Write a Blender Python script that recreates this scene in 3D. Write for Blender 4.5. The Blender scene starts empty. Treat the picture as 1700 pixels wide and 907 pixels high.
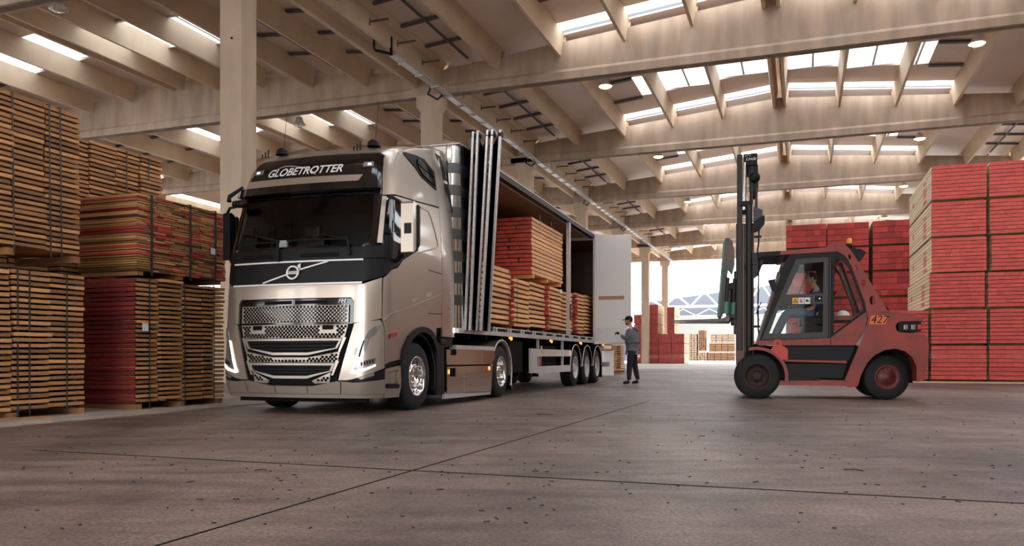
import bpy, bmesh, math, random
from mathutils import Vector, Matrix
from mathutils.geometry import delaunay_2d_cdt
random.seed(7)
SC = bpy.context.scene
COL = SC.collection
# ---------------------------------------------------------------- camera
CAMH = 0.78
cd = bpy.data.cameras.new('camera'); cam = bpy.data.objects.new('camera', cd); COL.objects.link(cam)
cd.sensor_fit = 'HORIZONTAL'; cd.sensor_width = 36.0; cd.lens = 1330/1700*36
cd.shift_y = (592-453.5)/1700; cd.clip_end = 800; cd.clip_start = 0.05
cam.location = (0, 0, CAMH); cam.rotation_euler = (math.pi/2, 0, 0)
SC.camera = cam
# ---------------------------------------------------------------- world, exposure
W = bpy.data.worlds.new('sky'); SC.world = W; W.use_nodes = True
wn = W.node_tree.nodes; wl = W.node_tree.links
bg = wn['Background']
tc = wn.new('ShaderNodeTexCoord'); sx = wn.new('ShaderNodeSeparateXYZ'); cr = wn.new('ShaderNodeValToRGB')
wl.new(tc.outputs['Generated'], sx.inputs[0]); wl.new(sx.outputs[2], cr.inputs[0])
cr.color_ramp.elements[0].position = 0.0; cr.color_ramp.elements[0].color = (0.86, 0.88, 0.90, 1)
cr.color_ramp.elements[1].position = 0.6; cr.color_ramp.elements[1].color = (0.92, 0.95, 1.0, 1)
wl.new(cr.outputs[0], bg.inputs[0]); bg.inputs[1].default_value = 3.4
SC.view_settings.view_transform = 'Standard'; SC.view_settings.look = 'None'
SC.view_settings.exposure = 1.2; SC.view_settings.gamma = 1.0
SC.view_settings.use_curve_mapping = False
# soft overcast sun, high and to the left behind the camera
sd = bpy.data.lights.new('sun', 'SUN'); sd.energy = .6; sd.angle = math.radians(25); sd.color = (1, .97, .93)
so = bpy.data.objects.new('sun', sd); COL.objects.link(so); so.rotation_euler = (math.radians(52), 0, math.radians(-28))

# ---------------------------------------------------------------- frames
def ang(px): return math.atan2(px-850, 1330)
HA = ang(1330); HU = Vector((math.sin(HA), math.cos(HA), 0)); HR = Vector((math.cos(HA), -math.sin(HA), 0))
TA = ang(1286)
T_O = Vector((-2.9708, 10.7344, 0))
def hall(s, t, z=0.0): return HR*s + HU*t + Vector((0, 0, z))
# ---------------------------------------------------------------- materials
def lin(c):
    return tuple((v/12.92 if v <= .04045 else ((v+.055)/1.055)**2.4) for v in [x/255 for x in c]) + (1,)
def mat(name, rgb, rough=.6, metal=0.0, var=0.0, noise=0.0, nscale=4.0, stretch=(1, 1, 1), bump=0.0, bscale=40.0,
        coat=0.0, rgb2=None, emit=None, spec=.5, detail=4.0, lo=.35, hi=.65, world=False):
    m = bpy.data.materials.new(name); m.use_nodes = True
    n = m.node_tree.nodes; l = m.node_tree.links; b = n['Principled BSDF']
    c = lin(rgb)
    b.inputs['Base Color'].default_value = c
    b.inputs['Roughness'].default_value = rough; b.inputs['Metallic'].default_value = metal
    b.inputs['Specular IOR Level'].default_value = spec
    if coat: b.inputs['Coat Weight'].default_value = coat; b.inputs['Coat Roughness'].default_value = .05
    if emit: b.inputs['Emission Color'].default_value = lin(emit[0]); b.inputs['Emission Strength'].default_value = emit[1]
    out = None
    if noise or bump:
        t = n.new('ShaderNodeTexCoord'); mp = n.new('ShaderNodeMapping'); mp.inputs['Scale'].default_value = stretch
        if world:
            g = n.new('ShaderNodeNewGeometry'); l.new(g.outputs['Position'], mp.inputs[0])
        else:
            l.new(t.outputs['Object'], mp.inputs[0])
    if noise:
        nz = n.new('ShaderNodeTexNoise'); nz.inputs['Scale'].default_value = nscale; nz.inputs['Detail'].default_value = detail
        l.new(mp.outputs[0], nz.inputs[0])
        if not world:
            oi0 = n.new('ShaderNodeObjectInfo'); nz.noise_dimensions = '4D'
            ml = n.new('ShaderNodeMath'); ml.operation = 'MULTIPLY'; ml.inputs[1].default_value = 37.0
            l.new(oi0.outputs['Random'], ml.inputs[0]); l.new(ml.outputs[0], nz.inputs['W'])
        rp = n.new('ShaderNodeValToRGB'); rp.color_ramp.elements[0].position = lo; rp.color_ramp.elements[1].position = hi
        c2 = lin(rgb2) if rgb2 else tuple(v*(1-noise) for v in c[:3])+(1,)
        rp.color_ramp.elements[0].color = c2; rp.color_ramp.elements[1].color = c
        l.new(nz.outputs[0], rp.inputs[0]); out = rp.outputs[0]
    if var:
        oi = n.new('ShaderNodeObjectInfo'); hs = n.new('ShaderNodeHueSaturation')
        mr = n.new('ShaderNodeMapRange'); mr.inputs[3].default_value = 1-var; mr.inputs[4].default_value = 1+var*.6
        l.new(oi.outputs['Random'], mr.inputs[0]); l.new(mr.outputs[0], hs.inputs['Value'])
        if out: l.new(out, hs.inputs['Color'])
        else: hs.inputs['Color'].default_value = c
        out = hs.outputs[0]
    if out: l.new(out, b.inputs['Base Color'])
    if bump:
        nb = n.new('ShaderNodeTexNoise'); nb.inputs['Scale'].default_value = bscale; nb.inputs['Detail'].default_value = 3
        l.new(mp.outputs[0], nb.inputs[0]); bp = n.new('ShaderNodeBump'); bp.inputs['Strength'].default_value = bump
        bp.inputs['Distance'].default_value = .02
        l.new(nb.outputs[0], bp.inputs['Height']); l.new(bp.outputs[0], b.inputs['Normal'])
    return m
def glassmat(name, tint=(1, 1, 1), refl=1.0, ior=1.45):
    m = bpy.data.materials.new(name); m.use_nodes = True; n = m.node_tree.nodes; l = m.node_tree.links
    n.remove(n['Principled BSDF']); o = n['Material Output']
    a = n.new('ShaderNodeBsdfTransparent'); a.inputs[0].default_value = tuple(tint)+(1,)
    g = n.new('ShaderNodeBsdfGlossy'); g.inputs['Roughness'].default_value = .03
    f = n.new('ShaderNodeFresnel'); f.inputs[0].default_value = ior
    mx = n.new('ShaderNodeMixShader'); ml = n.new('ShaderNodeMath'); ml.operation = 'MULTIPLY'; ml.inputs[1].default_value = refl
    l.new(f.outputs[0], ml.inputs[0]); l.new(ml.outputs[0], mx.inputs[0]); l.new(a.outputs[0], mx.inputs[1]); l.new(g.outputs[0], mx.inputs[2])
    l.new(mx.outputs[0], o.inputs[0]); return m
M = {}
M['concrete'] = mat('concrete', (206, 184, 160), .85, noise=.22, nscale=1.2, stretch=(1, 1, .35), bump=.25, bscale=14, world=True, detail=8)
M['beamc'] = mat('beam_concrete', (188, 166, 146), .85, noise=.26, nscale=1.6, stretch=(1.2, 1.2, .25), bump=.3, bscale=10, world=True, detail=9)
M['purlin'] = mat('purlin_concrete', (220, 196, 166), .8, noise=.14, nscale=.8, world=True, detail=6)
M['sheet'] = mat('roof_sheet', (236, 214, 200), .42, metal=.0, noise=.1, nscale=.5, world=True)
M['brace'] = mat('dark_steel', (92, 88, 86), .6)
M['black'] = mat('black_plastic', (13, 13, 14), .5, spec=.25)
M['blackgloss'] = mat('black_gloss', (8, 8, 9), .12, coat=.5)
M['rubber'] = mat('tyre_rubber', (22, 22, 23), .8, noise=.3, nscale=12, bump=.2, bscale=60)
M['dark'] = mat('chassis_dark', (11, 10, 10), .7, spec=.15)
M['skirt'] = mat('polished_skirt_paint', (196, 180, 168), .14, metal=.92)
M['silver'] = mat('champagne_metallic_paint', (180, 168, 155), .33, metal=.75, coat=.5)
M['grille'] = mat('grille_silver', (164, 154, 143), .35, metal=.6)
M['chrome'] = mat('chrome', (225, 222, 218), .12, metal=1.0)
M['alu'] = mat('aluminium', (206, 203, 200), .4, metal=.5, noise=.1, nscale=8)
M['letter'] = mat('letter_silver', (222, 220, 218), .35, metal=.2)
M['cream'] = mat('white_panel', (232, 228, 222), .4)
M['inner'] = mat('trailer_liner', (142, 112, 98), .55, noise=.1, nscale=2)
M['redpaint'] = mat('red_paint', (205, 48, 42), .45, noise=.3, nscale=5)
M['lamp_white'] = mat('lamp_white', (250, 250, 250), .2, emit=((255, 250, 240), 1.0))
M['lamp_amber'] = mat('lamp_amber', (255, 160, 60), .2, emit=((255, 150, 60), .8))
M['lens'] = mat('lamp_lens', (150, 150, 150), .2, metal=.6)
M['glass'] = glassmat('window_glass', (.80, .86, .84))
M['fglass'] = glassmat('forklift_glass', (.86, .90, .88), .35)
M['strippane'] = glassmat('strip_pane', (.34, .35, .36), .3)
M['wscreen'] = glassmat('windscreen_glass', (.82, .90, .87), .9, 1.45)
M['skypane'] = glassmat('skylight_pane', (.85, .87, .9), .5)
# wood
M['wood'] = mat('board_wood', (206, 150, 96), .75, var=.28, noise=.25, nscale=3, stretch=(1, 1, 6), detail=3)
M['wood_old'] = mat('board_wood_weathered', (176, 126, 82), .8, var=.35, noise=.35, nscale=3, stretch=(1, 1, 6), detail=3)
M['wood_load'] = mat('board_wood_fresh', (243, 184, 130), .7, var=.2, noise=.2, nscale=3, stretch=(1, 1, 6), detail=3)
M['wood_pale'] = mat('board_wood_pale', (232, 208, 172), .7, var=.16, noise=.15, nscale=4, stretch=(1, 1, 6))
M['woodred'] = mat('board_end_red', (232, 96, 88), .65, var=.12, noise=.16, nscale=6, detail=6)
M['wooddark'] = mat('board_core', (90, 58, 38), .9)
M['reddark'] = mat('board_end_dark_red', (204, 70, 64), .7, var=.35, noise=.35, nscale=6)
M['enddark'] = mat('board_end_crimson', (128, 34, 34), .75, var=.3)
M['olive'] = mat('board_olive', (150, 118, 60), .8, var=.3)
M['strap'] = mat('strap_dark', (40, 42, 40), .5)
M['paper'] = mat('paper_label', (225, 225, 222), .7)
# floor
def floor_mat():
    m = bpy.data.materials.new('worn_asphalt'); m.use_nodes = True; n = m.node_tree.nodes; l = m.node_tree.links; b = n['Principled BSDF']
    g = n.new('ShaderNodeNewGeometry')
    def noise(sc, det, st=(1, 1, 1), rot=0):
        mp = n.new('ShaderNodeMapping'); mp.inputs['Scale'].default_value = st; mp.inputs['Rotation'].default_value = (0, 0, rot)
        l.new(g.outputs['Position'], mp.inputs[0])
        x = n.new('ShaderNodeTexNoise'); x.inputs['Scale'].default_value = sc; x.inputs['Detail'].default_value = det; x.inputs['Roughness'].default_value = .65
        l.new(mp.outputs[0], x.inputs[0]); return x.outputs[0]
    a = noise(.45, 6, (1, .45, 1), HA); c = noise(5, 10); d = noise(1.3, 8, (.5, 2.2, 1), -.5)
    def ramp(s, p0, p1, c0, c1):
        r = n.new('ShaderNodeValToRGB'); r.color_ramp.elements[0].position = p0; r.color_ramp.elements[1].position = p1
        r.color_ramp.elements[0].color = lin(c0); r.color_ramp.elements[1].color = lin(c1); l.new(s, r.inputs[0]); return r.outputs[0]
    def mix(t, f, x, y):
        k = n.new('ShaderNodeMix'); k.data_type = 'RGBA'; k.blend_type = t; k.inputs[0].default_value = f
        l.new(x, k.inputs[6]); l.new(y, k.inputs[7]); return k.outputs[2]
    base = ramp(a, .36, .66, (100, 82, 72), (168, 144, 130))
    fine = ramp(noise(48, 10), .38, .60, (118, 112, 108), (255, 255, 255))
    st = ramp(d, .38, .6, (165, 160, 158), (255, 255, 255))
    o = mix('MULTIPLY', .8, base, fine); o = mix('MULTIPLY', .75, o, st)
    l.new(o, b.inputs['Base Color']); 
    rr = n.new('ShaderNodeMapRange'); l.new(c, rr.inputs[0]); rr.inputs[3].default_value = .34; rr.inputs[4].default_value = .66
    l.new(rr.outputs[0], b.inputs['Roughness'])
    bp = n.new('ShaderNodeBump'); bp.inputs['Strength'].default_value = .5; bp.inputs['Distance'].default_value = .012
    e = noise(60, 6); l.new(e, bp.inputs['Height']); l.new(bp.outputs[0], b.inputs['Normal'])
    return m
M['floor'] = floor_mat()
M['kerb'] = mat('pale_concrete', (168, 152, 138), .9, noise=.35, nscale=2.5, world=True, detail=8, bump=.3)
M['yard'] = mat('yard_concrete', (206, 200, 194), .8, noise=.2, nscale=.4, world=True, detail=6)

# ---------------------------------------------------------------- mesh helpers
class MB:
    def __init__(s): s.v = []; s.f = []; s.mi = []; s.sm = []
    def add(s, vs, fs, mi=0, smooth=False):
        o = len(s.v); s.v += [tuple(v) for v in vs]
        for f in fs: s.f.append(tuple(i+o for i in f)); s.mi.append(mi); s.sm.append(smooth)
        return s
    def box(s, c, d, mi=0, rz=0.0, ry=0.0, rx=0.0):
        R = Matrix.Rotation(rz, 3, 'Z') @ Matrix.Rotation(ry, 3, 'Y') @ Matrix.Rotation(rx, 3, 'X')
        vs = [R @ Vector((x*d[0]/2, y*d[1]/2, z*d[2]/2)) + Vector(c) for x in (-1, 1) for y in (-1, 1) for z in (-1, 1)]
        return s.add(vs, [(0, 1, 3, 2), (4, 6, 7, 5), (0, 4, 5, 1), (2, 3, 7, 6), (0, 2, 6, 4), (1, 5, 7, 3)], mi)
    def bb(s, x0, x1, y0, y1, z0, z1, mi=0): return s.box(((x0+x1)/2, (y0+y1)/2, (z0+z1)/2), (abs(x1-x0), abs(y1-y0), abs(z1-z0)), mi)
    def prism(s, poly, axis, a0, a1, mi=0):
        # poly: list of 2-D points, extruded along axis from a0 to a1 ('x': (y,z), 'y': (x,z), 'z': (x,y))
        def P(p, a): return {'x': (a, p[0], p[1]), 'y': (p[0], a, p[1]), 'z': (p[0], p[1], a)}[axis]
        n = len(poly)
        r = delaunay_2d_cdt([Vector(p) for p in poly], [], [list(range(n))], 1, 1e-6)
        vs, fs = r[0], r[2]
        s.add([P(v, a0) for v in vs], [tuple(f) for f in fs], mi); s.add([P(v, a1) for v in vs], [tuple(reversed(f)) for f in fs], mi)
        s.add([P(p, a0) for p in poly]+[P(p, a1) for p in poly], [(i, (i+1) % n, (i+1) % n+n, i+n) for i in range(n)], mi)
        return s
    def tube(s, pts, r, n=8, mi=0, closed=False, cap=True):
        pts = [Vector(p) for p in pts]; k = len(pts); rings = []
        rr = r if isinstance(r, (list, tuple)) else [r]*k
        up = None
        for i, p in enumerate(pts):
            if closed: d = pts[(i+1) % k]-pts[i-1]
            else: d = pts[min(i+1, k-1)]-pts[max(i-1, 0)]
            d.normalize()
            if up is None: up = Vector((0, 0, 1)) if abs(d.z) < .9 else Vector((1, 0, 0))
            a = d.cross(up)
            if a.length < 1e-4: a = d.cross(Vector((1, .3, 0)))
            a.normalize(); b = a.cross(d).normalized(); up = b
            rings.append([p + (a*math.cos(2*math.pi*j/n)+b*math.sin(2*math.pi*j/n))*rr[i] for j in range(n)])
        vs = [v for R in rings for v in R]; fs = []
        for i in range(k if closed else k-1):
            for j in range(n):
                i2 = (i+1) % k; fs.append((i*n+j, i*n+(j+1) % n, i2*n+(j+1) % n, i2*n+j))
        s.add(vs, fs, mi, True)
        if cap and not closed: s.add(rings[0], [tuple(range(n))], mi); s.add(rings[-1], [tuple(reversed(range(n)))], mi)
        return s
    def lathe(s, prof, c=(0, 0, 0), axis='x', n=40, mi=0, smooth=True, sx=1, sy=1):
        # prof: (along axis, radius)
        vs = []; c = Vector(c)
        for a, r in prof:
            for j in range(n):
                t = 2*math.pi*j/n; u, w = r*math.cos(t)*sx, r*math.sin(t)*sy
                vs.append(c+Vector({'x': (a, u, w), 'y': (u, a, w), 'z': (u, w, a)}[axis]))
        fs = [(i*n+j, i*n+(j+1) % n, (i+1)*n+(j+1) % n, (i+1)*n+j) for i in range(len(prof)-1) for j in range(n)]
        return s.add(vs, fs, mi, smooth)
    def mesh(s, name, mats):
        m = bpy.data.meshes.new(name); m.from_pydata(s.v, [], s.f)
        for x in mats: m.materials.append(x)
        m.polygons.foreach_set('material_index', s.mi); m.polygons.foreach_set('use_smooth', s.sm)
        m.update(); return m
    def obj(s, name, mats, parent=None, bevel=0, recalc=True):
        if not isinstance(mats, (list, tuple)): mats = [mats]
        me = s.mesh(name, mats)
        if recalc:
            b = bmesh.new(); b.from_mesh(me)
            bmesh.ops.recalc_face_normals(b, faces=b.faces); b.to_mesh(me); b.free()
        o = link(name, me, parent)
        if bevel:
            md = o.modifiers.new('bevel', 'BEVEL'); md.width = bevel; md.segments = 2; md.limit_method = 'ANGLE'; md.angle_limit = .6
        return o
def link(name, data, parent=None):
    o = bpy.data.objects.new(name, data); COL.objects.link(o)
    if parent: o.parent = parent
    return o
def tag(o, label=None, cat=None, group=None, kind=None):
    if label: o['label'] = label
    if cat: o['category'] = cat
    if group: o['group'] = group
    if kind: o['kind'] = kind
    return o
def thing(name, label, cat, loc=(0, 0, 0), rz=0.0, group=None):
    o = link(name, None); o.location = loc; o.rotation_euler = (0, 0, rz); return tag(o, label, cat, group)
def inst(src, name, parent, loc, rz=0.0, sc=(1, 1, 1), rot=None):
    o = link(name, src, parent); o.location = loc; o.scale = sc
    o.rotation_euler = rot if rot else (0, 0, rz); return o
def copy_tree(o, parent=None, name=None):
    c = o.copy(); COL.objects.link(c)
    if parent: c.parent = parent
    for ch in list(o.children): copy_tree(ch, c)
    return c
def cube_mesh(name, mats, ends=0, ax='x'):
    b = MB(); b.box((0, 0, 0), (1, 1, 1)); me = b.mesh(name, mats)
    if ends:
        for p in me.polygons:
            n = p.normal
            if abs({'x': n.x, 'y': n.y}[ax]) > .5: p.material_index = ends
    return me
def arc(cx, cy, r, a0, a1, n):
    return [(cx+r*math.cos(math.radians(a0+(a1-a0)*i/n)), cy+r*math.sin(math.radians(a0+(a1-a0)*i/n))) for i in range(n+1)]
def text_mesh(txt, size, shear=0.0, extrude=0.0, space=1.0, bold=0.0):
    c = bpy.data.curves.new('t', 'FONT'); c.body = txt; c.size = size; c.shear = shear; c.extrude = extrude; c.align_x = 'CENTER'; c.align_y = 'CENTER'
    c.space_character = space; c.offset = bold; c.resolution_u = 3
    o = bpy.data.objects.new('t', c); COL.objects.link(o)
    dg = bpy.context.evaluated_depsgraph_get(); dg.update()
    me = bpy.data.meshes.new_from_object(o.evaluated_get(dg)); bpy.data.objects.remove(o); return me
def in_poly(p, poly):
    x, y = p; c = False; j = len(poly)-1
    for i in range(len(poly)):
        xi, yi = poly[i]; xj, yj = poly[j]
        if (yi > y) != (yj > y) and x < (xj-xi)*(y-yi)/(yj-yi+1e-12)+xi: c = not c
        j = i
    return c
def dens(poly, st):
    out = []
    for i, p in enumerate(poly):
        q = poly[(i+1) % len(poly)]; d = math.hypot((q[0]-p[0]), (q[1]-p[1])); k = max(1, int(d/st))
        for a in range(k): out.append((p[0]+(q[0]-p[0])*a/k, p[1]+(q[1]-p[1])*a/k))
    return out
def patch(fn, polys, off=0.0, thick=.02, step=.1, holes=(), mb=None, mi=0):
    """curved plate: polygons (with holes) in the (u,v) plane carried onto surface fn(u,v,off)"""
    if polys and isinstance(polys[0][0], (int, float)): polys = [polys]
    mb = mb or MB()
    ccw = lambda p: p if sum(a[0]*b[1]-b[0]*a[1] for a, b in zip(p, p[1:]+p[:1])) > 0 else p[::-1]
    holes = [ccw(list(h)) for h in holes]
    for poly in polys:
        poly = ccw(list(poly))
        loops = [dens(poly, step)]+[dens(h, step) for h in holes]
        pts = []; faces = []
        for L in loops: faces.append(list(range(len(pts), len(pts)+len(L)))); pts += L
        us = [p[0] for p in poly]; vs = [p[1] for p in poly]
        nu = int((max(us)-min(us))/step); nv = int((max(vs)-min(vs))/step)
        for i in range(1, nu):
            for j in range(1, nv):
                q = (min(us)+i*step, min(vs)+j*step)
                if in_poly(q, poly) and not any(in_poly(q, h) for h in holes): pts.append(q)
        r = delaunay_2d_cdt([Vector(p) for p in pts], [], faces, 0, 1e-5)
        V = [tuple(v) for v in r[0]]; Fs = []
        for f, og in zip(r[2], r[5]):
            if 0 in og and not any(k in og for k in range(1, len(loops))): Fs.append(tuple(f))
        n = len(V)
        mb.add([fn(u, v, off) for u, v in V], Fs, mi, True)
        if thick:
            mb.add([fn(u, v, off-thick) for u, v in V], [tuple(reversed(f)) for f in Fs], mi, True)
            E = {}
            for f in Fs:
                for a, b in zip(f, f[1:]+f[:1]): E[(a, b)] = 1
            for (a, b) in list(E):
                if (b, a) not in E:
                    mb.add([fn(*V[a], off), fn(*V[b], off), fn(*V[b], off-thick), fn(*V[a], off-thick)], [(0, 1, 2, 3)], mi)
    return mb
def mirror(poly): return [(-q, z) for q, z in reversed(poly)]
def line_poly(pts, w):
    L = []; R = []
    for i, p in enumerate(pts):
        a = pts[max(0, i-1)]; b = pts[min(len(pts)-1, i+1)]; d = math.hypot(b[0]-a[0], b[1]-a[1]) or 1
        nx, ny = -(b[1]-a[1])/d*w/2, (b[0]-a[0])/d*w/2
        L.append((p[0]+nx, p[1]+ny)); R.append((p[0]-nx, p[1]-ny))
    return L+R[::-1]
def hex_holes(poly, cw, ch, margin=.012):
    us = [p[0] for p in poly]; vs = [p[1] for p in poly]; out = []
    r = 0; v = min(vs)+ch*.78
    while v < max(vs):
        u = min(us)+cw*(.7 if r % 2 else 1.2)
        while u < max(us):
            hx = [(u-cw*.41, v), (u-cw*.21, v+ch*.62), (u+cw*.21, v+ch*.62), (u+cw*.41, v), (u+cw*.21, v-ch*.62), (u-cw*.21, v-ch*.62)]
            big = [(u+(a-u)*1.12, v+(b-v)*1.15) for a, b in hx]
            if all(in_poly(q, poly) for q in big): out.append(hx[::-1])
            u += cw
        v += ch; r += 1
    return out
M['lamp_warm'] = mat('lamp_glow', (255, 220, 170), .3, emit=((255, 214, 150), 6.0))
M['lamp_off'] = mat('lamp_off', (205, 190, 175), .3)
M['redprint'] = mat('red_print', (208, 92, 72), .7)
M['green'] = mat('green_cover', (70, 150, 105), .5)
M['farroof'] = mat('far_roof', (84, 88, 96), .7)
M['farwall'] = mat('far_wall', (128, 126, 122), .8)
M['yardwood'] = mat('yard_wood', (128, 92, 62), .8, noise=.3, nscale=3)
M['yardpale'] = mat('yard_wood_pale', (150, 128, 106), .8, noise=.2, nscale=3)
M['yardred'] = mat('yard_red', (196, 84, 82), .7, noise=.2, nscale=3)
M['blueroof'] = mat('far_cladding', (66, 76, 100), .6)
M['chip'] = mat('chip_dark', (52, 42, 36), .9)
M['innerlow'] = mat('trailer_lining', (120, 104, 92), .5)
M['chromey'] = mat('polished_steel', (190, 186, 182), .18, metal=.95)
M['tan'] = mat('tan_plate', (176, 132, 108), .6)
M['yellow'] = mat('yellow_sticker', (226, 178, 50), .5)
M['fred'] = mat('worn_red_paint', (148, 52, 40), .5, noise=.35, nscale=2.2, detail=9, rgb2=(104, 44, 38), lo=.3, hi=.6)
M['fred2'] = mat('bright_red_paint', (186, 60, 46), .5)
M['frim'] = mat('red_rim', (96, 32, 32), .5, noise=.3, nscale=8); M['frimd'] = mat('dark_red_rim', (48, 28, 26), .7)
M['fdoor'] = mat('door_frame_grey', (58, 56, 55), .6); M['fpill'] = mat('brown_pillar', (96, 78, 70), .6)
M['fmast'] = mat('mast_brown_steel', (112, 90, 78), .55, metal=.3, noise=.4, nscale=3, stretch=(1, 1, .2)); M['fmastd'] = mat('mast_dark_steel', (40, 36, 34), .5, metal=.3)
M['fbox'] = mat('slate_box', (62, 66, 72), .6); M['fgreen'] = mat('green_paint', (86, 140, 122), .5, noise=.3, nscale=3); M['fplate'] = mat('load_plate_paint', (104, 86, 82), .6, noise=.4, nscale=2, rgb2=(60, 80, 74))
M['ffork'] = mat('fork_steel', (112, 102, 96), .5, metal=.5, noise=.4, nscale=10); M['forange'] = mat('number_orange', (214, 110, 66), .6); M['amber'] = mat('amber_beacon', (230, 140, 30), .3)
M['skin'] = mat('skin', (196, 148, 124), .6); M['hair'] = mat('dark_hair', (34, 26, 22), .8); M['jeans'] = mat('dark_trousers', (30, 34, 44), .85); M['denim'] = mat('denim', (88, 98, 122), .85); M['blue'] = mat('blue_jacket', (28, 62, 132), .7)
M['wallr'] = mat('dark_wall', (104, 88, 78), .85, noise=.2, nscale=.6, world=True)
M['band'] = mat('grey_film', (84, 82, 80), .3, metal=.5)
# ================================================================ HALL
L_BAY = 13.23; T0 = 19.62
TK = [T0+L_BAY*k for k in range(-3, 7)]          # main beam planes
ROW = -15.72; RIDGE_R = -1.1; RIGHT = 13.3; RIDGE_L = -29.9; LEFT = -44.2
S_R = [-15.2, -12.46, -9.66, -6.87, -4.13, -1.38, -0.82, 1.9, 4.64, 7.35, 10.1, 12.8]
S_L = [-16.35, -18.95, -21.95, -24.75, -27.45, -29.6, -30.2, -32.9, -35.7, -38.4, -41.2, -43.8]
def zp(s):
    r = RIDGE_R if s > ROW else RIDGE_L
    return 14.36-.098*abs(s-r)
HROT = -HA
def hobj(mb, name, mats, parent=None, bevel=0):
    o = mb.obj(name, mats, parent, bevel)
    if not parent: o.rotation_euler = (0, 0, HROT)
    return o
# hall meshes are built in (s,t,z) and turned by HROT
fl = MB(); fl.bb(-300, 300, -200, 500, -.3, 0); tag(hobj(fl, 'floor', M['floor']), kind='structure')
k = MB(); k.bb(-12.5, -8.25, -4, 13.5, 0, .012); tag(hobj(k, 'trim_1', M['kerb']), kind='structure')
y = MB(); y.bb(-44, 200, TK[-1]-50.0, 420, 0, .006); y.bb(-200, LEFT-.8, -150, 420, 0, .006); y.bb(-40, 60, -150, TK[0]+4, 0, .006); tag(hobj(y, 'trim_2', M['yard']), kind='structure')  # pale slab reaches indoors as painted daylight; left and rear slabs added for bounce
j = MB(); j.bb(-2.50, -2.488, -2, 14, 0, .003)
j.bb(-6, 5, 4.9, 4.915, 0, .003); tag(hobj(j, 'trim_3', M['dark']), kind='structure')
for name, bridge, x0, x1 in (('roof_beam', RIDGE_R, -15.72, RIGHT+.4), ('roof_beam', RIDGE_L, LEFT-.4, -15.72)):
    b = MB()
    zt = lambda s: 14.86-.088*abs(s-bridge)
    web = [(x0, 12.5), (x1, 12.5), (x1, zt(x1)), (bridge, zt(bridge)), (x0, zt(x0))]
    b.prism(web, 'y', -.16, .16)
    b.prism([(x0, 12.5), (x1, 12.5), (x1, 12.82), (x0, 12.82)], 'y', -.26, .26)
    for sgn in (-1, 1):                                            # splayed shoulders of the bottom flange
        b.add([(x0, sgn*.26, 12.82), (x1, sgn*.26, 12.82), (x1, sgn*.14, 12.98), (x0, sgn*.14, 12.98)], [(0, 1, 2, 3)])
    b.bb(x0+.005, x0+.9, -.26, .26, 12.5, zt(x0)); b.bb(x1-.9, x1-.005, -.26, .26, 12.5, zt(x1))
    me = None
    for t in TK:
        if me is None:
            o = b.obj('roof_beam', M['beamc']); me = o.data
        else: o = link('roof_beam', me)
        o.rotation_euler = (0, 0, HROT); o.location = HU*t; tag(o, kind='structure')
# columns with capitals
cb = MB(); cb.bb(-.38, .38, -.34, .34, 0, 12.0); 
cb.prism([(-.38, 11.75), (.38, 11.75), (.6, 12.05), (.6, 12.5), (-.6, 12.5), (-.6, 12.05)], 'y', -.345, .345)
cme = None
for s, t in [(ROW, t) for t in TK]+[(LEFT, t) for t in TK[3:]]+[(RIGHT, t) for t in TK]:
    if cme is None: o = cb.obj('concrete_column', M['concrete'], bevel=.02); cme = o.data
    else: o = link('concrete_column', cme)
    o.location = hall(s, t); o.rotation_euler = (0, 0, HROT); tag(o, kind='structure')
ft = MB(); ft.bb(-.9, .9, -.55, .55, 0, 1.45); ft.bb(-.93, .93, -.58, .58, 1.45, 1.55)
o = ft.obj('trim_4', M['concrete']); o.location = hall(ROW, TK[3]); o.rotation_euler = (0, 0, HROT); tag(o, kind='structure')
rs = MB(); rs.lathe([(0, .035), (.02, .03), (.02, .0001)], (ROW+.05, TK[3]-.345-.02, 10.1), 'y', 14); hobj(rs, 'trim_5', M['dark']); tag(bpy.data.objects['trim_5'], kind='structure')
# purlins
ceil = tag(link('ceiling', None), kind='structure'); ceil.rotation_euler = (0, 0, HROT)
pb = MB(); pl = L_BAY-.32
pb.prism([(-.065, 0), (.065, 0), (.17, .70), (.21, .95), (-.21, .95), (-.17, .70)], 'y', .16, .16+pl)
pme = pb.mesh('purlin', [M['purlin']])
gb = MB(); gb.prism([(-.10, 0), (.10, 0), (.12, .8), (.3, 1.05), (-.3, 1.05), (-.12, .8)], 'y', .1, L_BAY-.1)
gme = gb.mesh('gutter_beam', [M['purlin']])
for k_, t in enumerate(TK[:-1]):
    for S, edge in ((S_R, -15.2), (S_L, -16.35)):
        for s in S:
            e = abs(s-edge) < .01
            inst(gme if e else pme, 'gutter_beam' if e else 'purlin', ceil, (s, t, zp(s) - (.0 if not e else .12)))
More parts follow.
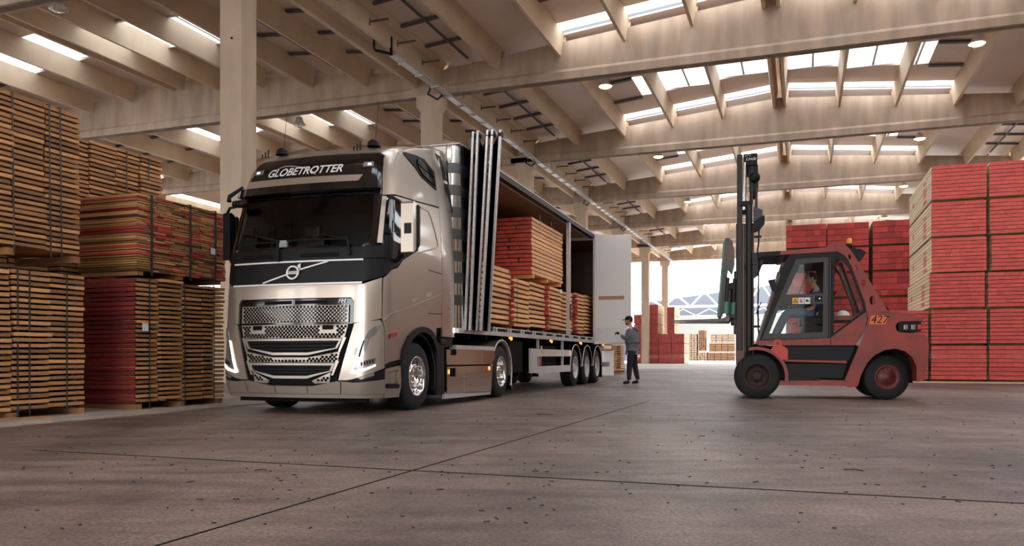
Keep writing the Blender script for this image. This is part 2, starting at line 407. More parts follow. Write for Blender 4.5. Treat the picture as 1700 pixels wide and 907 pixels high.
# roof sheets, skylights, added light-spill strips
sky = tag(link('skylights', None), kind='structure'); sky.rotation_euler = (0, 0, HROT); sky.name = 'window_1'
def sheet(s0, s1, t0, t1, m, name, parent, dz=0.0, th=.05):
    z0, z1 = zp(s0)+.95+dz, zp(s1)+.95+dz
    b = MB(); b.prism([(s0, z0), (s1, z1), (s1, z1+th), (s0, z0+th)], 'y', t0, t1)
    return b.obj(name, m, parent)
for k_, t in enumerate(TK[:-1]):
    for S in (S_R, sorted(S_L)):
        rd = RIDGE_R if S is S_R else RIDGE_L
        for a, b_ in zip(S[:-1], S[1:]):
            mid = (a+b_)/2; d = abs(mid-rd)
            if d < .3:
                sheet(a, b_, t, t+L_BAY, M['sheet'], 'roof_sheet', ceil, .1); continue
            strip = d < 7.2 and S is S_R
            if d < 5.6 or (d < 7.2):
                a2, b2 = a, b_
                sheet(a, b_, t+.0, t+6.6, M['sheet'], 'roof_sheet', ceil)
                sheet(a, b_, t+9.6, t+(12.05 if strip else L_BAY), M['sheet'], 'roof_sheet', ceil)
                if d > 5.6:                                        # outer span: only the ridge-side third is glazed
                    mid2 = b_-(b_-a)*.38 if mid < rd else a+(b_-a)*.38
                    lo, hi = (a, mid2) if mid < rd else (mid2, b_)
                    sheet(lo, hi, t+6.6, t+9.6, M['sheet'], 'roof_sheet', ceil)
                    a2, b2 = (mid2, b_) if mid < rd else (a, mid2)
                    for tt in (6.6, 9.6):
                        sheet(lo, hi, t+tt-.11, t+tt+.11, M['brace'], 'brace', ceil, -.11, .08)
                p = sheet(a2, b2, t+6.6, t+9.6, M['skypane'], 'pane', sky, .06, .02)
                f = MB(); zm = zp((a2+b2)/2)+.98
                f.bb((a2+b2)/2-.05, (a2+b2)/2+.05, t+6.6, t+9.6, zm, zm+.1)
                for tt in (6.6, 9.6): f.bb(a2, b2, t+tt-.06, t+tt+.06, zm-.05, zm+.12)
                f.obj('frame', M['alu'], sky)
            else:
                sheet(a, b_, t, t+(12.05 if strip else L_BAY), M['sheet'], 'roof_sheet', ceil)
                if d > 11 or (S is not S_R and d > 8.4):
                    for q_ in range(1, 6):
                        sheet(a, b_, t+q_*2.2-.09, t+q_*2.2+.09, M['brace'], 'brace', ceil, -.11, .08)
                    q = MB(); q.bb(mid-.05, mid+.05, t+.3, t+L_BAY-.3, zp(mid)+.79, zp(mid)+.84); q.obj('brace_rod', M['brace'], ceil)
            if strip:
                sheet(a, b_, t+12.8, t+12.82, M['sheet'], 'roof_sheet', ceil)
                sheet(a, b_, t+12.82, t+13.1, M['strippane'], 'pane', sky, .0, .02)  # added glass strip standing in for light spilled over the beam
# gutter between the twin edge beams
g = MB(); g.bb(-16.35, -15.2, TK[0], TK[-1], 13.35, 13.45); hobj(g, 'trim_6', M['sheet']); tag(bpy.data.objects['trim_6'], kind='structure')
# brackets on the gutter beam
for k_, t in enumerate(TK[2:-1]):
    for q in range(1, 6):
        b = MB(); b.bb(-15.1, -14.3, t+q*2.2-.03, t+q*2.2+.03, 13.2, 13.26); b.bb(-15.1, -15.07, t+q*2.2-.03, t+q*2.2+.03, 13.1, 13.36)
        b.obj('bracket', M['brace'], ceil)
# cable tray + bent pipe under the gutter
tr_ = thing('cable_tray', 'long galvanised cable tray hung under the gutter beam along the column row', 'cable tray', (0, 0, 0), HROT)
b = MB(); b.bb(-15.02, -14.72, 27.6, TK[-1], 12.42, 12.44); b.bb(-15.03, -15.01, 27.6, TK[-1], 12.42, 12.52); b.bb(-14.73, -14.71, 27.6, TK[-1], 12.42, 12.52); b.obj('tray', M['alu'], tr_)
for i in range(50): 
    h = MB(); tt = 28.4+i*1.45
    h.bb(-14.89, -14.87, tt-.02, tt+.02, 12.5, 13.0+.0); h.bb(-15.05, -14.69, tt-.02, tt+.02, 12.36, 12.42); h.obj('hanger', M['alu'], tr_)
pp = MB(); pp.tube([(-15.35, 27.0, 13.3), (-15.35, 27.0, 12.55), (-15.32, 27.05, 12.5), (-15.0, 27.5, 12.5), (-14.95, 29, 12.54), (-14.95, TK[-1], 12.56)], .055, 8)
pp.tube([(-15.1, 27.9, 13.3), (-15.1, 27.9, 12.6)], .06, 8); pp.obj('pipe', M['black'], tr_)
for k_ in range(4, 8):
    c_ = MB(); t = TK[k_]-1.3
    c_.tube([(-15.15, t, 12.7), (-15.2, t, 12.3), (-15.3, t, 12.22), (-15.2, t+.8, 12.2), (-15.0, t+.9, 12.4)], .04, 6); c_.obj('cable_loop', M['black'], tr_)
# walls
w = MB(); w.bb(LEFT-.6, LEFT-.4, TK[0], TK[-1], 0, 6.2); w.bb(LEFT-.6, LEFT-.4, TK[0], TK[-1], 12.3, 12.9)
for t in TK: w.bb(LEFT-.6, LEFT-.4, t-.8, t+.8, 6.2, 12.3)
for i, t in enumerate(TK[:-1]):
    wi = MB(); wi.bb(LEFT-.51, LEFT-.50, t+1.2, t+L_BAY-1.2, 6.2, 12.3); wo = hobj(wi, 'window_%d' % (i+2), M['skypane']); tag(wo, kind='structure')
    for q in range(5): 
        wi = MB(); wi.bb(LEFT-.55, LEFT-.45, t+1.2+q*2.7, t+1.28+q*2.7, 6.2, 12.3); wi.obj('mullion', M['alu'], wo)
    for zz in (8.2, 10.3): wi = MB(); wi.bb(LEFT-.55, LEFT-.45, t+1.2, t+L_BAY-1.2, zz, zz+.08); wi.obj('transom', M['alu'], wo)
tag(hobj(w, 'wall_left', M['concrete']), kind='structure')
w = MB(); w.bb(RIGHT+.6, RIGHT+.8, TK[0], TK[-1], 0, 10.2); w.bb(RIGHT+.6, RIGHT+.8, TK[0], TK[-1], 12.0, 12.7)
tag(hobj(w, 'wall_right', M['wallr']), kind='structure')
wf = MB()                                                       # wall behind the camera with two large gateways
for a_, b2_ in ((LEFT, -40), (-19, -13.5), (5.0, RIGHT+.6)): wf.bb(a_, b2_, TK[0]-.2, TK[0], 0, 12.7)
wf.bb(LEFT, RIGHT+.6, TK[0]-.2, TK[0], 9.5, 14.5); tag(hobj(wf, 'wall_front', M['concrete']), kind='structure')
# gable panels above the last beam
gbl = MB(); gbl.prism([(LEFT, 12.9), (ROW, 12.9), (ROW, 13.7), (RIDGE_L, 15.1), (LEFT, 13.7)], 'y', TK[-1]+.1, TK[-1]+.2)
gbl.prism([(ROW, 12.9), (RIGHT, 12.9), (RIGHT, 13.7), (RIDGE_R, 15.1), (ROW, 13.7)], 'y', TK[-1]+.1, TK[-1]+.2)
tag(hobj(gbl, 'wall_back', M['concrete']), kind='structure')
# ceiling lamps
def lampx(px, py, z=13.6):
    d = Vector(((px-850)/1330, 1, (592-py)/1330)); kk = (z-CAMH)/d.z; return Vector((0, 0, CAMH))+d*kk
lamp0 = None
LB = [(1005, 143, 'round ceiling lamp glowing beside the skylights above the truck trailer roof', 1), (1622, 72, 'brightest round ceiling lamp glowing near the upper right corner', 1),
      (1527, 230, 'glowing ceiling lamp under the second beam at right', 1), (1093, 260, 'glowing ceiling lamp between second and third beams left of the mast', 1),
      (1500, 309, 'small glowing ceiling lamp above the red lumber at right', 1), (1142, 335, 'small glowing ceiling lamp between third and fourth beams', 1), (1468, 362, 'smallest glowing ceiling lamp just above the back red lumber', 1),
      (97, 15, 'unlit flood lamp with wire guard at the upper left corner', 0), (497, 206, 'unlit caged ceiling lamp above the truck cab roof', 0)]
for px, py, lab, on in LB:
    P = lampx(px, py, 12.35 if not on else 12.9)
    o = thing('ceiling_lamp', lab, 'lamp', P, 0, 'ceiling lamps')
    h = MB(); h.lathe([(.34, .05), (.32, .14), (.12, .2), (0, .3), (-.02, .3)], axis='z', n=20); h.obj('housing', M['alu'], o)
    d_ = MB(); d_.lathe([(-.02, .29), (-.07, .2), (-.08, .0001)], axis='z', n=20); d_.obj('diffuser', M['lamp_warm'] if on else M['lamp_off'], o)
    r = MB(); r.tube([(0, 0, .3), (0, 0, .9)], .015, 6); 
    for a in range(4): r.tube([(.3*math.cos(a*1.57), .3*math.sin(a*1.57), 0), (.22*math.cos(a*1.57), .22*math.sin(a*1.57), -.14), (0, 0, -.17)], .01, 4)
    r.obj('guard', M['brace'], o)
# ================================================================ LUMBER
M['lamp_warm'] = M['lamp_warm'] if 'lamp_warm' in M else None
CW = cube_mesh('board', [M['wood']]); CWO = cube_mesh('board_old', [M['wood_old']]); CPL = cube_mesh('board_load', [M['wood_load']])
CRED = cube_mesh('board_red', [M['wood_pale'], M['woodred']], 1, 'y')        # red painted ends facing +-y (along the hall)
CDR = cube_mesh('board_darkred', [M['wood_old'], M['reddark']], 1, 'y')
CLR = cube_mesh('board_load_red', [M['wood_load'], M['woodred']], 1, 'y')
COL_MIX = [cube_mesh('board_mix', [M[x]]) for x in ('wood_old', 'wood', 'reddark', 'olive', 'wooddark')]
CEND = cube_mesh('board_end', [M['enddark']]); CCORE = cube_mesh('core', [M['wooddark']]); CST = cube_mesh('strap', [M['strap']]); CBL = cube_mesh('bearer', [M['wood_old']])
def U(a, b): return random.uniform(a, b)
def slat_stack(name, label, group, org, rz, cols, depth, h, pitch, th, me=CWO, lean=0.0, straps=(), endred=False, core=.30, jit=.012, cat='lumber stack', bear=True, side=1, mid=True):
    """stack of boards in columns. local x = depth (front face at x=0, body towards -x), y = along the face, z up"""
    o = thing(name, label, cat, org, rz, group)
    n = int(h/pitch); y0, y1 = cols[0], cols[-1]
    zb = .09 if bear else 0
    if bear:
        for yy in [y0+.07]+[(y0+y1)/2]+[y1-.07]:
            inst(CBL, 'bearer', o, (-depth/2, yy, .045), sc=(depth*.97, .1, .088))
    for c, (a, b) in enumerate(zip(cols[:-1], cols[1:])):
        wob = U(0, 6); zo = U(0, pitch*.6); yo = U(-.012, .012); xo = U(-.02, .02)
        for i in range(n):
            z = zb+pitch*(i+.5)+zo; L = (b-a)-.018
            dx = U(-jit, jit)+.012*math.sin(i*.35+wob); dy = U(-jit, jit)*.8+lean*(z)+.012*math.sin(i*.23+wob*2)
            m = me[(i+c) % len(me)] if isinstance(me, list) else me
            inst(m, 'board', o, (-depth/2+dx+xo, (a+b)/2+dy+yo, z), U(-.012, .012), (depth, L, th*U(.9, 1.08)), rot=(U(-.006, .006)+0, 0, U(-.01, .01)))
        # stickers between the layers, set back from the face: one joined part
        s = MB()
        for i in range(n-1):
            z = zb+pitch*(i+1)+zo; w = max(.01, pitch-th)
            for yy in (a+.05, b-.05): s.box((-depth/2, yy+lean*z, z), (depth-2*core*.7, .07, w*1.05))
            s.box((-core-.02, (a+b)/2+lean*z, z), (.03, (b-a)*.96, w*1.05))
        tag(s.obj('sticker_row', M['wooddark'], o), kind='stuff')
    for yy in straps:
        b_ = MB(); zt = zb+n*pitch
        b_.bb(.018, .022, yy-.011, yy+.011, .02, zt+.01); b_.bb(-depth, .022, yy-.011, yy+.011, zt+.008, zt+.012)
        so_ = b_.obj('strap', M['strap'], o); so_.rotation_euler = (math.atan(-lean), 0, 0) if lean else (0, 0, 0)
    return o
def hall_stack(name, label, group, s, t, z, **k): return slat_stack(name, label, group, hall(s, t, z), HROT, **k)
SL = 'timber stacks on the left'
colsA = [-1.05, -.52, -.02, .49, 1.06]
hall_stack('lumber_stack', 'tall slatted orange board stack at far left, lower half, standing on the pale concrete strip', SL, -9.05, 7.14, 0, cols=colsA, depth=1.1, h=1.80, pitch=.070, th=.043, straps=(-.02+.06, .2, .74), me=[CWO, CW])
hall_stack('lumber_stack', 'highest slatted board stack at far left, upper half, held by green straps', SL, -9.05, 7.14, 2.02, cols=[-1.05, -.52, -.01, .46, .99], depth=1.1, h=1.88, pitch=.067, th=.042, straps=(-.01, .5, .66), me=[CWO, CW, CWO], lean=-.012)
hall_stack('lumber_stack', 'slatted board stack left of the truck, lower pack with a dark red end face', SL, -9.0, 9.01, 0, cols=[0, .43, .90, 1.36, 1.86], depth=1.12, h=1.86, pitch=.0675, th=.041, straps=(.23, .95, 1.6), me=[CWO, CW], lean=.0)
# red end face of that pack, shadow put into its colour: thin board ends
o = bpy.data.objects['lumber_stack.002']
for i in range(27):
    inst(CEND, 'board_end', o, (-.56+U(-.01, .01), -.012+U(-.012, .012), .09+.0675*(i+.5)), 0, (1.09, .02, .05*U(.9, 1.1)))
# dense mixed pack on top of it
o = thing('lumber_pack', 'dense mixed red, orange and olive board pack atop the red-ended stack beside the truck', 'lumber stack', hall(-9.0, 9.01, 1.96), HROT, SL)
for yy in (.1, .9, 1.75): inst(CBL, 'bearer', o, (-.56, yy, .03), sc=(1.08, .1, .06))
n = 33; cnt = 0
for i in range(n):
    z = .06+(i+.5)*.0338; yy = U(-.03, .02)
    while yy < 1.84 and cnt < 296:
        w = U(.13, .42); w = min(w, 1.88-yy)
        if w < .05: break
        m = random.choice([0, 0, 1, 1, 2, 2, 3, 4, 0, 1])
        dep = 1.12+U(-.02, .035)
        inst(COL_MIX[m], 'board', o, (-dep/2+U(0, .03), yy+w/2, z+U(-.003, .003)), 0, (dep, w-.012, .0285*U(.8, 1.1))); cnt += 1
        yy += w
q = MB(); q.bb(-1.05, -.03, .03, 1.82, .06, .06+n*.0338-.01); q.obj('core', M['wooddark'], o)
for yy in (.26, 1.05, 1.62):
    b_ = MB(); b_.bb(.03, .036, yy-.02, yy+.02, .0, n*.0338+.07); b_.bb(-1.1, .036, yy-.02, yy+.02, n*.0338+.066, n*.0338+.072); b_.obj('strap', M['strap'], o)
lb = MB(); lb.bb(.04, .046, 1.5, 1.6, .47, .57); lb.obj('paper_label', M['paper'], o)
lb = MB(); lb.bb(.03, .036, .08, .19, 1.15, 1.26); lb.obj('paper_label', M['paper'], bpy.data.objects['lumber_stack.002'])
# farther stack behind
hall_stack('lumber_stack', 'slatted board stack in the rear row, mostly hidden behind the mixed pack', SL, -10.5, 9.35, 0, cols=[-.3, .2, .72, 1.22, 1.72], depth=1.1, h=1.55, pitch=.07, th=.043, me=[CWO, CW])
hall_stack('lumber_stack', 'slatted board stack topmost in the rear row, its right end leaning near the concrete column', SL, -10.5, 9.35, 1.70, cols=[-.3, .2, .72, 1.22, 1.72], depth=1.1, h=2.42, pitch=.07, th=.045, me=[CW, CWO], straps=(.92, 1.4), lean=.01)
hall_stack('lumber_stack', 'hidden rear board stack behind the tall far left stack, lower part', SL, -10.5, 7.2, 0, cols=[-1.4, -.6, .2, 1.0, 1.65], depth=1.1, h=1.5, pitch=.07, th=.05, me=[CWO])  # unseen stack pair, added to close bright gaps behind the front stack
hall_stack('lumber_stack', 'hidden rear board stack behind the tall far left stack, upper part', SL, -10.5, 7.2, 1.64, cols=[-1.4, -.6, .2, 1.0, 1.65], depth=1.1, h=1.6, pitch=.07, th=.05, me=[CWO])
pl_ = MB(); pl_.box((0, 0, 0), (.7, .07, .02)); o = pl_.obj('loose_plank', M['wood_old']); o.location = hall(-8.95, 7.15, .025); o.rotation_euler = (0, 0, 1.0); tag(o, 'loose board end lying on the pale strip at the far left edge', 'plank')

# ---- red-ended lumber at right: boards run along the hall, red ends face the camera
def red_pack(label, group, s0, s1, t, z, h, rows, nper, length=5.1, me=CRED, dark=False, name='lumber_pack', stick=True, jit=.012):
    o = thing(name, label, 'lumber pack', hall(s0, t, z), HROT, group)
    w = s1-s0; zb = .05 if stick else 0
    if stick:
        for yy in (.35, 2.2, 4.5): inst(CBL, 'bearer', o, (w/2, yy, zb/2), sc=(w, .09, zb*.96))
    rh = (h-zb)/rows
    for r in range(rows):
        x = 0.0; k = nper; cuts = sorted([0]+[ (i+U(-.22, .22))/k for i in range(1, k)]+[1])
        for a, b in zip(cuts[:-1], cuts[1:]):
            inst(me, 'board', o, (w*(a+b)/2, length/2+U(-jit, jit), zb+rh*(r+.5)), 0, (w*(b-a)-.002, length, rh-.016))
    return o
RR = 'red-ended lumber packs at right'
lev = ['bottom', 'second lowest', 'third lowest', 'third from the top', 'second from the top', 'topmost']
TR = 26.3
zc = [.05, 1.10, 2.15, 3.20, 4.26, 5.32]
for c, (s0, s1, cn) in enumerate([(3.6, 5.02, 'the front column by the forklift'), (5.09, 6.51, 'the rightmost column'), ]):
    for r in range(6):
        dt = (0, 0, 0, .0, .05, .0)[r]; ds = (.0, 0, -.07, 0, .0, 0)[r] if c == 0 else (.0, .02, -.03, .06, .03, .0)[r]
        if c == 0 and r == 2: dt = -.12
        p = red_pack('red-ended lumber pack, %s of %s' % (lev[r], cn), RR, s0+ds, s1+ds, TR+dt, zc[r], 1.045, 9 if r else 8, 8 if c == 0 else 7)
        if r >= 2 and c == 0:                                      # red stencilled print on the pale side: flat marks
            b = MB()
            for a_ in range(4):
                b.bb(-.004, -.0005, 1.05+a_*.16, 1.13+a_*.16, .34, .66)
            b.bb(-.004, -.0005, 1.05, 1.62, .74, .80); b.bb(-.004, -.0005, 1.0, 1.68, .16, .26); b.bb(-.004, -.0005, 3.9, 4.15, .5, .66); b.obj('stencil', M['redprint'], p)
for c, (s0, s1) in enumerate([(.62, 2.04), (2.12, 3.53)]):
    for r in range(2):
        red_pack('low red-ended pack behind the forklift rear wheel, %s, %s column' % (('bottom', 'upper')[r], ('left', 'right')[c]), RR, s0, s1, TR+.1, zc[r], 1.045, 9 if r else 8, 6, length=4.0)
bm_ = MB(); bm_.box((0, 0, 0), (7.3, .12, .05)); o = bm_.obj('base_timber', M['wood_pale']); o.location = hall(5.0, TR-.05, .026); o.rotation_euler = (0, 0, HROT); tag(o, 'long pale squared timber on the floor under the front red packs', 'timber')
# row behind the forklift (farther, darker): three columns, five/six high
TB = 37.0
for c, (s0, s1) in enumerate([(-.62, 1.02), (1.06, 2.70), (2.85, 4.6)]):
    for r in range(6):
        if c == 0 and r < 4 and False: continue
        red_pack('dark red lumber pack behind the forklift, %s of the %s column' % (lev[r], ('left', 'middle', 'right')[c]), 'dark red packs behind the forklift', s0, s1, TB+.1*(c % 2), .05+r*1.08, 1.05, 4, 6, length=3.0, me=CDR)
# ---- red packs beyond the man, at the far opening
def far_pack(label, s0, s1, t, z, h, m=None):
    o = thing('lumber_pack', label, 'lumber pack', hall(s0, t, z), HROT, 'red packs at the far opening'); w = s1-s0
    b = MB(); s = MB()
    for r in range(6):
        zz = .05+(h-.05)/6*(r+.5)
        for i in range(6): b.box((w*(i+.5)/6, 2+U(-.02, .02), zz), (w/6-.014, 4.0, (h-.05)/6-.012))
    for yy in (.6, 2, 3.4): b.box((w/2, yy, .04), (w*.96, .12, .08))
    me = b.mesh('boards', [M['wood_pale'], m or M['yardred']])
    for p in me.polygons:
        if abs(p.normal.y) > .5: p.material_index = 1
    tag(link('board_layers', me, o), kind='stuff'); return o
TF = 86.5
def fcol(px): 
    # lateral position of a pixel column on plane t=TF
    x = (px-850)/1330; c, s = math.cos(HA), math.sin(HA); tanr = (x*c - s)/(x*s + c); return TF*tanr
hz = 1.06
words = ['bottom', 'middle', 'upper', 'fourth', 'fifth', 'topmost']
for ci, (a, b, n, cn) in enumerate([(1052, 1073.5, 6, 'left column by the man in the cap'), (1073.5, 1092.5, 6, 'second column from the man'), (1093.5, 1114, 3, 'third column from the man'), (1115, 1136, 3, 'right-hand column of the far stack')]):
    for r in range(n if ci else 5):
        far_pack('far red lumber pack, %s of the %s' % (words[r], cn), fcol(a), fcol(b), TF, .02+r*hz, hz)
for r in range(3):
    far_pack('narrow red pack atop the far stack right of the tall column, %s' % ('lowest', 'middle', 'highest')[r], fcol(1106.5), fcol(1119), TF+.3, 3.20+r*.965, .965)
for r in range(2): far_pack('green covered pack left behind the man, %s' % ('lower', 'upper')[r], fcol(1045), fcol(1052), TF+6, .006+r*2.6, 2.6, M['green'])
# pale stacks outdoors
TY = 118.0
def yard(px0, px1, z0, h, rows, lab, m):
    x = lambda px: TY*(((px-850)/1330*math.cos(HA)-math.sin(HA))/((px-850)/1330*math.sin(HA)+math.cos(HA)))
    o = thing('board_stack', lab, 'lumber stack', hall(x(px0), TY, z0), HROT, 'pale board stacks in the yard'); w = x(px1)-x(px0)
    b = MB()
    for r in range(rows):
        for i in range(4): b.box((w*(i+.5)/4+U(-.03, .03), 1+U(-.05, .05), h/rows*(r+.5)), (w/4-.06, 2.0, h/rows*.7), 0)
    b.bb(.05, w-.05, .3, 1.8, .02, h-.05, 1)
    tag(b.obj('board_layers', [m, M['wooddark']], o), kind='stuff')
yard(1138, 1157, .1, 4.0, 16, 'pale board stack in the yard just right of the far red packs', M['yardpale'])
yard(1159, 1171, 1.6, 3.0, 12, 'orange-brown narrow stack in the yard, tallest beside the small crate', M['yardwood'])
yard(1158, 1174, .1, 1.3, 5, 'small pale crate of boards at the foot of the orange-brown narrow stack', M['yardpale'])
for r in range(3): yard(1175+r*2, 1219, .1+r*1.35, 1.25, 5, 'long pale board stack left of the forklift wheel in the yard, %s layer' % ('bottom', 'middle', 'top')[r], M['yardwood'] if r < 2 else M['yardpale'])
for r in range(2): yard(1240, 1262, .1+r*1.5, 1.4, 5, 'board stack in the yard seen between mast and cab, %s layer' % ('bottom', 'top')[r], M['yardwood'])
# low stacks under the open trailer end, behind the rear axle
for i, (px, D_, n_) in enumerate([(1018, 36, 14), (1032, 39.5, 12)]):
    P = Vector(((px-850)/1330*D_, D_, 0))
    slat_stack('board_stack', ('slatted stack behind the trailer rear axle, nearer the wheels', 'slatted stack between trailer end and the man')[i], 'stacks behind the trailer', P, HROT, [-.3, .3, .8], .8, n_*.1, .1, .06, me=CW, cat='lumber stack')
P = Vector(((1009-850)/1330*33, 33, 0)); b = MB(); b.bb(-.2, .2, -.4, .4, 0, .95); b.bb(-.22, .22, -.42, .42, .95, 1.0); o = b.obj('white_crate', M['cream'], bevel=.01); o.location = P; tag(o, 'white box standing behind the rear axle of the trailer', 'box')
# ---- the load on the trailer is added with the trailer
# ================================================================ OUTSIDE
b = MB(); TT = 150.0
bl = tag(link('warehouse', None), 'white warehouse across the yard with a lattice truss canopy', 'building'); bl.rotation_euler = (0, 0, HROT)
b.bb(-28, 60, TT, TT+20, 0, 8.2); b.obj('wall', M['farwall'], bl)
b = MB(); b.prism([(-28, 8.2), (60, 8.2), (60, 14.5), (16, 16.3), (-28, 11.2)], 'y', TT+4, TT+30); b.obj('roof', M['farroof'], bl)
b = MB(); tz0, tz1 = 9.6, 13.0
b.bb(-28, 60, TT-6.2, TT-5.9, tz0-.2, tz0+.2)
x = -28.0; i = 0
def ttop(x): return min(16.0, 11.0+.115*(x+28))
pts = []
while x < 60:
    b.tube([(x, TT-6, tz0), (x+2.4, TT-6, ttop(x+2.4)-.2)], .17, 6); b.tube([(x+2.4, TT-6, ttop(x+2.4)-.2), (x+4.8, TT-6, tz0)], .17, 6)
    b.tube([(x, TT+2, tz0-1.2), (x+2.4, TT+2, tz0)], .07, 5); b.tube([(x+2.4, TT+2, tz0), (x+4.8, TT+2, tz0-1.2)], .07, 5); x += 4.8
b.tube([(-28, TT-6, ttop(-28)), (15.4, TT-6, ttop(15.4)), (60, TT-6, 16)], .15, 6); b.bb(-28, 60, TT+1.9, TT+2.1, tz0-1.35, tz0-1.2); b.obj('truss', M['cream'], bl)
b = MB(); b.bb(-60, -30, 128, 146, 0, 15); o = hobj(b, 'far_building', M['blueroof']); tag(o, 'pale blue-grey slatted building seen between the far columns', 'building')
for i in range(30):
    s_ = MB(); s_.bb(-59.9, -30.1, 127.85, 128.0, .5*i+.1, .5*i+.36); s_.obj('slat', M['farroof'], o)
# small debris on the floor
b = MB()
for i in range(420):
    D_ = 3.6*math.exp(U(0, 1.9)**.9); xx = U(-.62, .66)*D_; a = U(0, 3.14); l_ = U(.008, .03)*(1 if i % 9 else 2.2)
    if Vector((xx, D_, 0)).dot(HR) < -7.9: continue
    b.box((xx, D_, .003), (l_, U(.004, .008), .005), 0, a)
o = b.obj('wood_chips', M['chip']); tag(o, 'scattered wood chips and bark bits on the dark floor', 'debris', kind='stuff')
for i, (px, py, L_, a, lab) in enumerate([(1417, 784, .12, -.5, 'short pale stick on the floor at lower right, nearest the forklift side'), (433, 784, .08, 0, 'dark splinter on the floor below the truck bumper, nearer the camera'), (905, 690, .22, -.3, 'thin twig on the floor between the trailer and the forklift'), (240, 677, .30, .4, 'crumpled bark piece beside the red-ended lumber stack')]):
    D_ = 1330*.78/(py-592); b = MB(); b.tube([(-L_/2, 0, .012), (0, .02, .016), (L_/2, 0, .012)], .004, 5)
    o = b.obj('stick', M['chip']); o.location = ((px-850)/1330*D_, D_, 0); o.rotation_euler = (0, 0, a); tag(o, lab, 'stick')
# ================================================================ TRACTOR
def itp(z, T):
    if z <= T[0][0]: return T[0][1]
    for (a, b), (c, d) in zip(T[:-1], T[1:]):
        if z <= c: return b+(d-b)*(z-a)/(c-a)
    return T[-1][1]
Y0 = [(.2, .06), (.45, .0), (.7, .0), (1.7, .06), (2.2, .12), (3.0, .36), (3.3, .44), (3.48, .52), (3.62, .66), (3.72, .82), (3.82, 1.1), (3.92, 1.5), (4.0, 1.9), (4.03, 2.1)]
HW = [(.2, 1.2), (.45, 1.25), (2.3, 1.25), (3.0, 1.21), (3.45, 1.15), (3.7, 1.12), (4.03, 1.05)]
RR_ = [(.2, .34), (2.2, .34), (3.0, .28), (3.4, .28), (3.9, .25)]
YB = 2.22
def S0(q, z):
    y0 = sum(itp(z+d, Y0) for d in (-.04, 0, .04))/3; w = itp(z, HW); R = itp(z, RR_); sg = -1 if q < 0 else 1; a = abs(q); c = .07; fx = w-R
    if a < 1: x = a*fx; y = y0+c*a*a
    elif a < 2: x = fx+R*math.sin((a-1)*math.pi/2); y = y0+c+R*(1-math.cos((a-1)*math.pi/2))
    else: ys = y0+c+R; x = w; y = ys+(a-2)*max(YB-ys, .02)
    return Vector((x*sg, y, z))
def CS(q, z, off=0.0):
    p = S0(q, z)
    if off:
        e = .01; du = S0(q+e, z)-S0(q-e, z); dv = S0(q, z+e)-S0(q, z-e); n = du.cross(dv)
        if n.length > 1e-9: p = p+n.normalized()*off
    return p
TRZ = -TA
truck = thing('truck', 'champagne-silver tractor unit with a tall cab and honeycomb grille, coupled to the trailer', 'truck', T_O, TRZ)
def P(name, polys, m, off=0, thick=.02, step=.08, holes=(), parent=truck, both=False, label=None):
    if both:
        pp = polys if isinstance(polys[0][0], tuple) else [polys]
        for mr in (0, 1):
            mb = MB()
            for q in pp: patch(CS, mirror(q) if mr else q, off, thick, step, [mirror(h) if mr else h for h in holes], mb)
            o = mb.obj(name, m, parent, recalc=False)
            if label: o['label'] = label
        return o
    mb = patch(CS, polys, off, thick, step, holes); o = mb.obj(name, m, parent, recalc=False)
    if label: o['label'] = label
    return o
WIN = [(1.62, 2.86), (1.70, 2.92), (2.05, 2.95), (2.36, 2.89), (2.44, 2.80), (2.46, 2.33), (2.18, 2.145), (2.1, 2.045), (1.76, 2.09), (1.62, 2.2)]
WS = [(-1.30, 2.27), (1.30, 2.27), (1.26, 2.65), (1.20, 3.02), (-1.20, 3.02), (-1.26, 2.65)]
ARO = [(2.18, .66), (2.21, .88), (2.31, 1.07), (2.40, 1.15), (2.485, 1.195), (2.56, 1.213), (2.64, 1.21), (2.72, 1.185), (2.80, 1.13), (2.87, 1.0), (2.91, .9)]
ARI = [(2.26, .66), (2.285, .85), (2.36, 1.0), (2.43, 1.07), (2.50, 1.115), (2.56, 1.13), (2.63, 1.13), (2.70, 1.10), (2.77, 1.04), (2.82, .95), (2.85, .86)]
back = [(-3, 4.0), (-3, 1.22)]+[(-a, b) for a, b in reversed(ARI)]+[(-2.2, .62), (-2.2, .26), (2.2, .26), (2.2, .62)]+ARI+[(3, 1.22), (3, 4.0)]
P('cab_frame', back[::-1], M['dark'], -.035, .03, .1, [WS, WIN, mirror(WIN)])
# roof and upper sides
P('roof_shell', [(-3, 3.11), (-2.43, 3.05), (-1.83, 3.0), (-1.46, 2.97), (-1.46, 3.44), (-1.38, 3.58), (-1.2, 3.625), (0, 3.635), (1.2, 3.625), (1.38, 3.58), (1.46, 3.44), (1.46, 2.97), (1.83, 3.0), (2.43, 3.05), (3, 3.11), (3, 4.03), (-3, 4.03)], M['silver'], 0, .02, .07)
b = MB(); lid = [CS(-3+i*.1, 4.03) for i in range(61)]; b.add([(p.x, p.y, 4.03) for p in lid], [tuple(range(61))]); b.add([(p.x, p.y, 4.0) for p in lid], [tuple(reversed(range(61)))]); b.obj('roof_top', M['silver'], truck)
b = MB(); b.prism([(2.0, 4.01), (2.85, 4.0), (2.85, 4.14), (2.3, 4.10)], 'x', -1.0, 1.0); b.obj('roof_spoiler', M['silver'], truck, .03)
